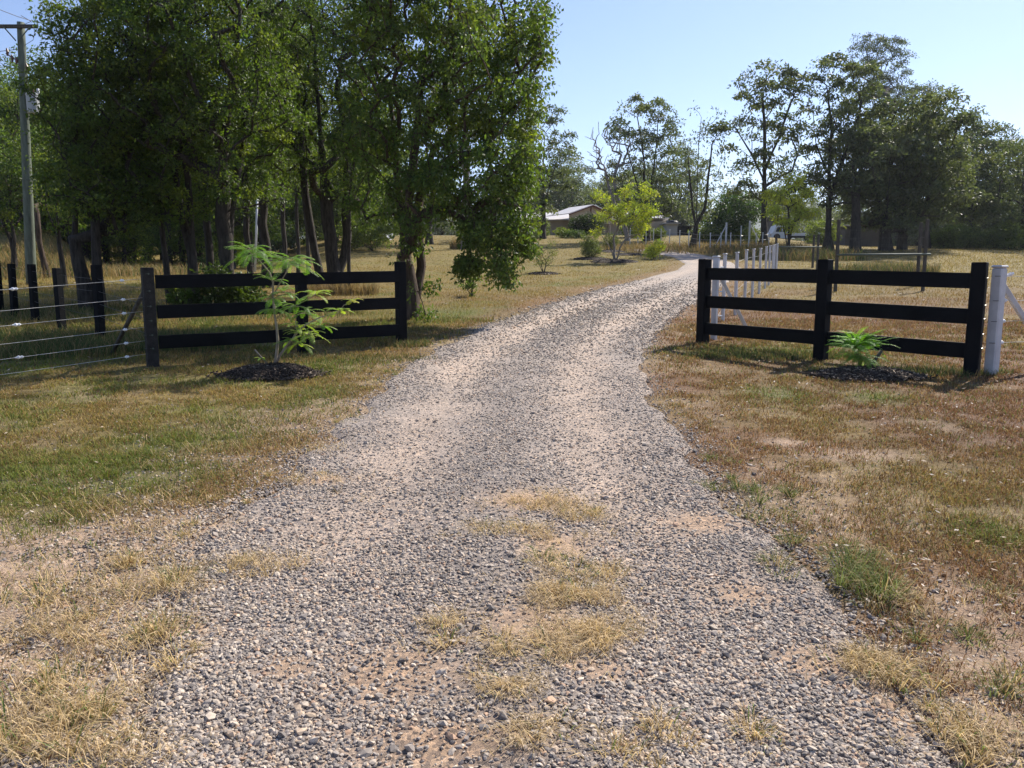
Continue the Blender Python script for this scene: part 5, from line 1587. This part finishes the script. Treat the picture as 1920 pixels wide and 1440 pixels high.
shed('shed', 'small beige flat-roofed shed left of the pale steel wall', 1220, 1244, 415, 450, 80, 'beige', 'roofwhite')
tt, w, X0, X1, zt, z0 = shed('shed', 'pale grey steel shed between the beige shed and the dark-painted opening', 1244, 1265, 420, 452, 78, 'greywall', 'greywall', drop=0)
tt, w, X0, X1, zt, z0 = shed('carport', 'solid carport with its shade painted dark and a pale end post beside the pale steel shed', 1266, 1291, 425, 452, 79, 'shade_chassis', 'blacktank', cat='carport', drop=0)  # solid block; shade of the open bay is put into its near-black colour
m = MB(); m.box((X1 + .35, 78.6, (zt + z0) / 2), (.40, .4, zt - z0), 0, .01); m.build('post', M['beige'], tt)
Yt = 84
m = MB(); q = on((1255 - 960) / F * Yt, Yt); z1 = AT(960, 414, Yt)[2]; m.lathe(q, [(0, 0), (.62, 0), (.62, z1 - q[2] - .15), (.5, z1 - q[2]), (0, z1 - q[2] + .05)], 18); o = m.build('water_tank', M['blacktank'], origin=q); tag(o, 'black water tank showing above the pale grey steel shed', 'water tank')
shed('shed', 'pale blue-grey steel shed glimpsed between the trunks left of the forked tree', 698, 728, 406, 436, 62, 'bluewall', 'greywall')
shed('shed', 'dark shed with a light sloping roof behind the trunks right of the tall dark gum', 1575, 1640, 428, 464, 66, 'shedwall', 'shedroof', drop=.15)
shed('shed', 'dark-roofed hut hidden behind the white truck cab', 1436, 1468, 414, 445, 92, 'shedwall', 'shedwall')
# thicket
# thin pale pole through the trees
m = MB(); q = on((706 - 960) / F * 58, 58); m.tube([q, AT(706, 376, 58)], .07, 8); o = m.build('pole', M['greybark'], origin=q, smooth=True); tag(o, 'thin pale pole standing over the blue-grey shed', 'pole')
m = MB(); q = on((483 - 960) / F * 36, 36); m.tube([q, AT(483, 350, 36)], .05, 8); o = m.build('pole', M['whitemetal'], origin=q, smooth=True); tag(o, 'thin white pole among the trunks just right of the massive dark tree', 'pole')

# ------------------------------------------------------------------ truck (faces left)
Yk = 82.0
k = Yk / F
xo = (1482 - 960) * k
zg = float(H(xo, Yk))
t = thing('truck', 'white tray-back utility truck facing left, parked behind the yellow-green tree', 'truck', (xo, Yk, zg))
X = lambda px: (px - 960) * k
def Zp(py): return zg + (451 - py) * k
mB = MB()
prof = [(1434, 447), (1434, 438), (1437, 436), (1442, 424), (1446, 423), (1463, 423), (1466, 426), (1467, 447)]
ys = (Yk - .85, Yk + .85)
n = len(prof)
V = [(X(px), yy, Zp(py)) for yy in ys for px, py in prof]
Q = [(i, (i + 1) % n, n + (i + 1) % n, n + i) for i in range(n)]
bmv = MB(); bmv.add(V, Q, [(0, i + 1, i) for i in range(1, n - 1)] + [(n, n + i, n + i + 1) for i in range(1, n - 1)])
body = bmv.build('cab', M['carwhite'], t)
m = MB(); m.add([(X(px), Yk - .865, Zp(py)) for px, py in [(1441, 435.5), (1444, 427), (1452, 427), (1452, 435.5)]] + [(X(px), Yk - .865, Zp(py)) for px, py in [(1454, 435.5), (1454, 427), (1462, 427), (1462, 435.5)]], [(0, 3, 2, 1), (4, 7, 6, 5)])
m.add([(X(1437.2), Yk - .7, Zp(436)), (X(1441.6), Yk - .7, Zp(425.5)), (X(1441.6), Yk + .7, Zp(425.5)), (X(1437.2), Yk + .7, Zp(436))], [(0, 3, 2, 1)])
m.build('window', M['glass'], t)
m = MB(); m.box((X(1455), Yk, Zp(422)), (1.0, 1.5, .08), 0, .03); m.build('roof_rack', M['carwhite'], t)
m = MB(); m.prism((X(1468), Yk, Zp(444)), (X(1531), Yk, Zp(444)), (0, 1, 0), 1.8, .14, .01); m.build('chassis', M['shade_chassis'], t)
m = MB(); m.prism((X(1470), Yk - .9, Zp(440)), (X(1528), Yk - .9, Zp(440)), (0, 0, 1), .26, .04, .01); m.prism((X(1470), Yk + .9, Zp(440)), (X(1528), Yk + .9, Zp(440)), (0, 0, 1), .26, .04, .01)
m.box((X(1530), Yk, Zp(439)), (.10, 1.8, .6), 0, .01); m.box((X(1499), Yk, Zp(442.5)), (X(1528) - X(1470), 1.7, .06), 0, .01)
m.build('tray', M['carwhite'], t)
for px in (1444, 1510):
    for yy in (Yk - .78, Yk + .78):
        m = MB(); c = np.array([X(px), yy - .1, zg + .34]); m.lathe(c, [(.17, 0), (.30, 0), (.34, .03), (.34, .17), (.30, .2), (.17, .2)], 20, axis=(0, 1, 0)); wh = m.build('wheel', M['rubber'], t)
        m = MB(); m.lathe(c, [(0, .02), (.12, .02), (.17, .01), (.17, .19)], 16, axis=(0, 1, 0)); m.build('rim', M['galv'], wh)
m = MB(); m.box((X(1461), Yk - .87, Zp(440)), (.22, .03, .14), 0, .01); m.build('side_lamp', M['orange'], t)
m = MB(); m.box((X(1434.4), Yk - .6, Zp(441)), (.05, .28, .14), 0, .01); m.build('headlight', M['glass'], t)
m = MB(); m.box((X(1434.4), Yk + .6, Zp(441)), (.05, .28, .14), 0, .01); m.build('headlight', M['glass'], t)

# ------------------------------------------------------------------ hills
m = MB(); n = 160
px = np.linspace(-400, 2400, n)
Yd = 1500.0
hh = np.interp(px, [-400, 0, 700, 1150, 1300, 1360, 1400, 1450, 1520, 1600, 1750, 1900, 2400], [60, 70, 60, 50, 50, 78, 112, 104, 92, 70, 60, 50, 40])
hh = hh * 1.28
hh = hh + (N1(px, px * 0, 60, 4) - .5) * 16
rows = []
for f, yy in ((0, Yd - 500), (.35, Yd - 380), (.75, Yd - 180), (1, Yd), (.6, Yd + 300), (0, Yd + 700)):
    w = (N2(px, px * 0 + f * 90, 35, 4) - .5) * 26 * (1 - abs(f - .5))
    rows.append(np.stack([(px - 960) / F * yy, px * 0 + yy, -14 + (hh + 20) * f + w * (f > 0)], 1))
V = np.concatenate(rows); Q = [(r * n + i, r * n + i + 1, (r + 1) * n + i + 1, (r + 1) * n + i) for r in range(5) for i in range(n - 1)]
m.add(V, Q); o = m.build('hills', M['hill'], smooth=True); tag(o, None, None, kind='structure')

# ------------------------------------------------------------------ the air
m = MB(); m.prism((0, 1900, -22), (0, 1900, 200), (1, 0, 0), 6400, 4400, .001)
hm = bpy.data.materials.new('haze_air'); hm.use_nodes = True; nt = hm.node_tree
nt.nodes.remove(nt.nodes['Principled BSDF'])
pv = nt.nodes.new('ShaderNodeVolumePrincipled'); pv.inputs['Density'].default_value = .0002; pv.inputs['Color'].default_value = (.80, .88, 1, 1); pv.inputs['Anisotropy'].default_value = .3
nt.links.new(pv.outputs[0], [n for n in nt.nodes if n.type == 'OUTPUT_MATERIAL'][0].inputs['Volume'])
o = m.build('haze', hm); tag(o, None, None, kind='stuff')

# ------------------------------------------------------------------ light, sky, camera
SUN_AZ, SUN_EL = math.radians(41), math.radians(43)
w = bpy.data.worlds.new('World'); SC.world = w; w.use_nodes = True
nt = w.node_tree; bg = nt.nodes['Background']
sky = nt.nodes.new('ShaderNodeTexSky'); sky.sky_type = 'NISHITA'; sky.sun_disc = False
sky.sun_elevation = SUN_EL; sky.sun_rotation = SUN_AZ; sky.air_density = 1.0; sky.dust_density = .35; sky.ozone_density = 2.5; sky.altitude = 50
tn = nt.nodes.new('ShaderNodeMix'); tn.data_type = 'RGBA'; tn.blend_type = 'MULTIPLY'; tn.inputs['Factor'].default_value = 1; tn.inputs[7].default_value = (.95, .95, 1.10, 1)
nt.links.new(sky.outputs[0], tn.inputs[6]); nt.links.new(tn.outputs[2], bg.inputs['Color']); bg.inputs['Strength'].default_value = .085
ld = bpy.data.lights.new('sun', 'SUN'); ld.energy = 5.0; ld.angle = math.radians(.5); ld.color = (1, .93, .82)
lo = bpy.data.objects.new('sun', ld); COL.objects.link(lo)
from mathutils import Vector
dirv = Vector((math.sin(SUN_AZ) * math.cos(SUN_EL), math.cos(SUN_AZ) * math.cos(SUN_EL), math.sin(SUN_EL)))
lo.rotation_euler = dirv.to_track_quat('Z', 'Y').to_euler()

cd = bpy.data.cameras.new('camera'); cam = bpy.data.objects.new('camera', cd); COL.objects.link(cam)
cam.location = tuple(CAM); cam.rotation_euler = (math.pi / 2 - PITCH, 0, 0)
cd.sensor_width = 36; cd.lens = 36 * F / 1920; cd.clip_end = 9000; cd.clip_start = .05
SC.camera = cam
SC.view_settings.view_transform = 'Standard'; SC.view_settings.look = 'None'; SC.view_settings.gamma = 1
SC.view_settings.exposure = 0.85
SC.cycles.max_bounces = 8; SC.cycles.transmission_bounces = 6; SC.cycles.diffuse_bounces = 4
SC.cycles.use_denoising = True
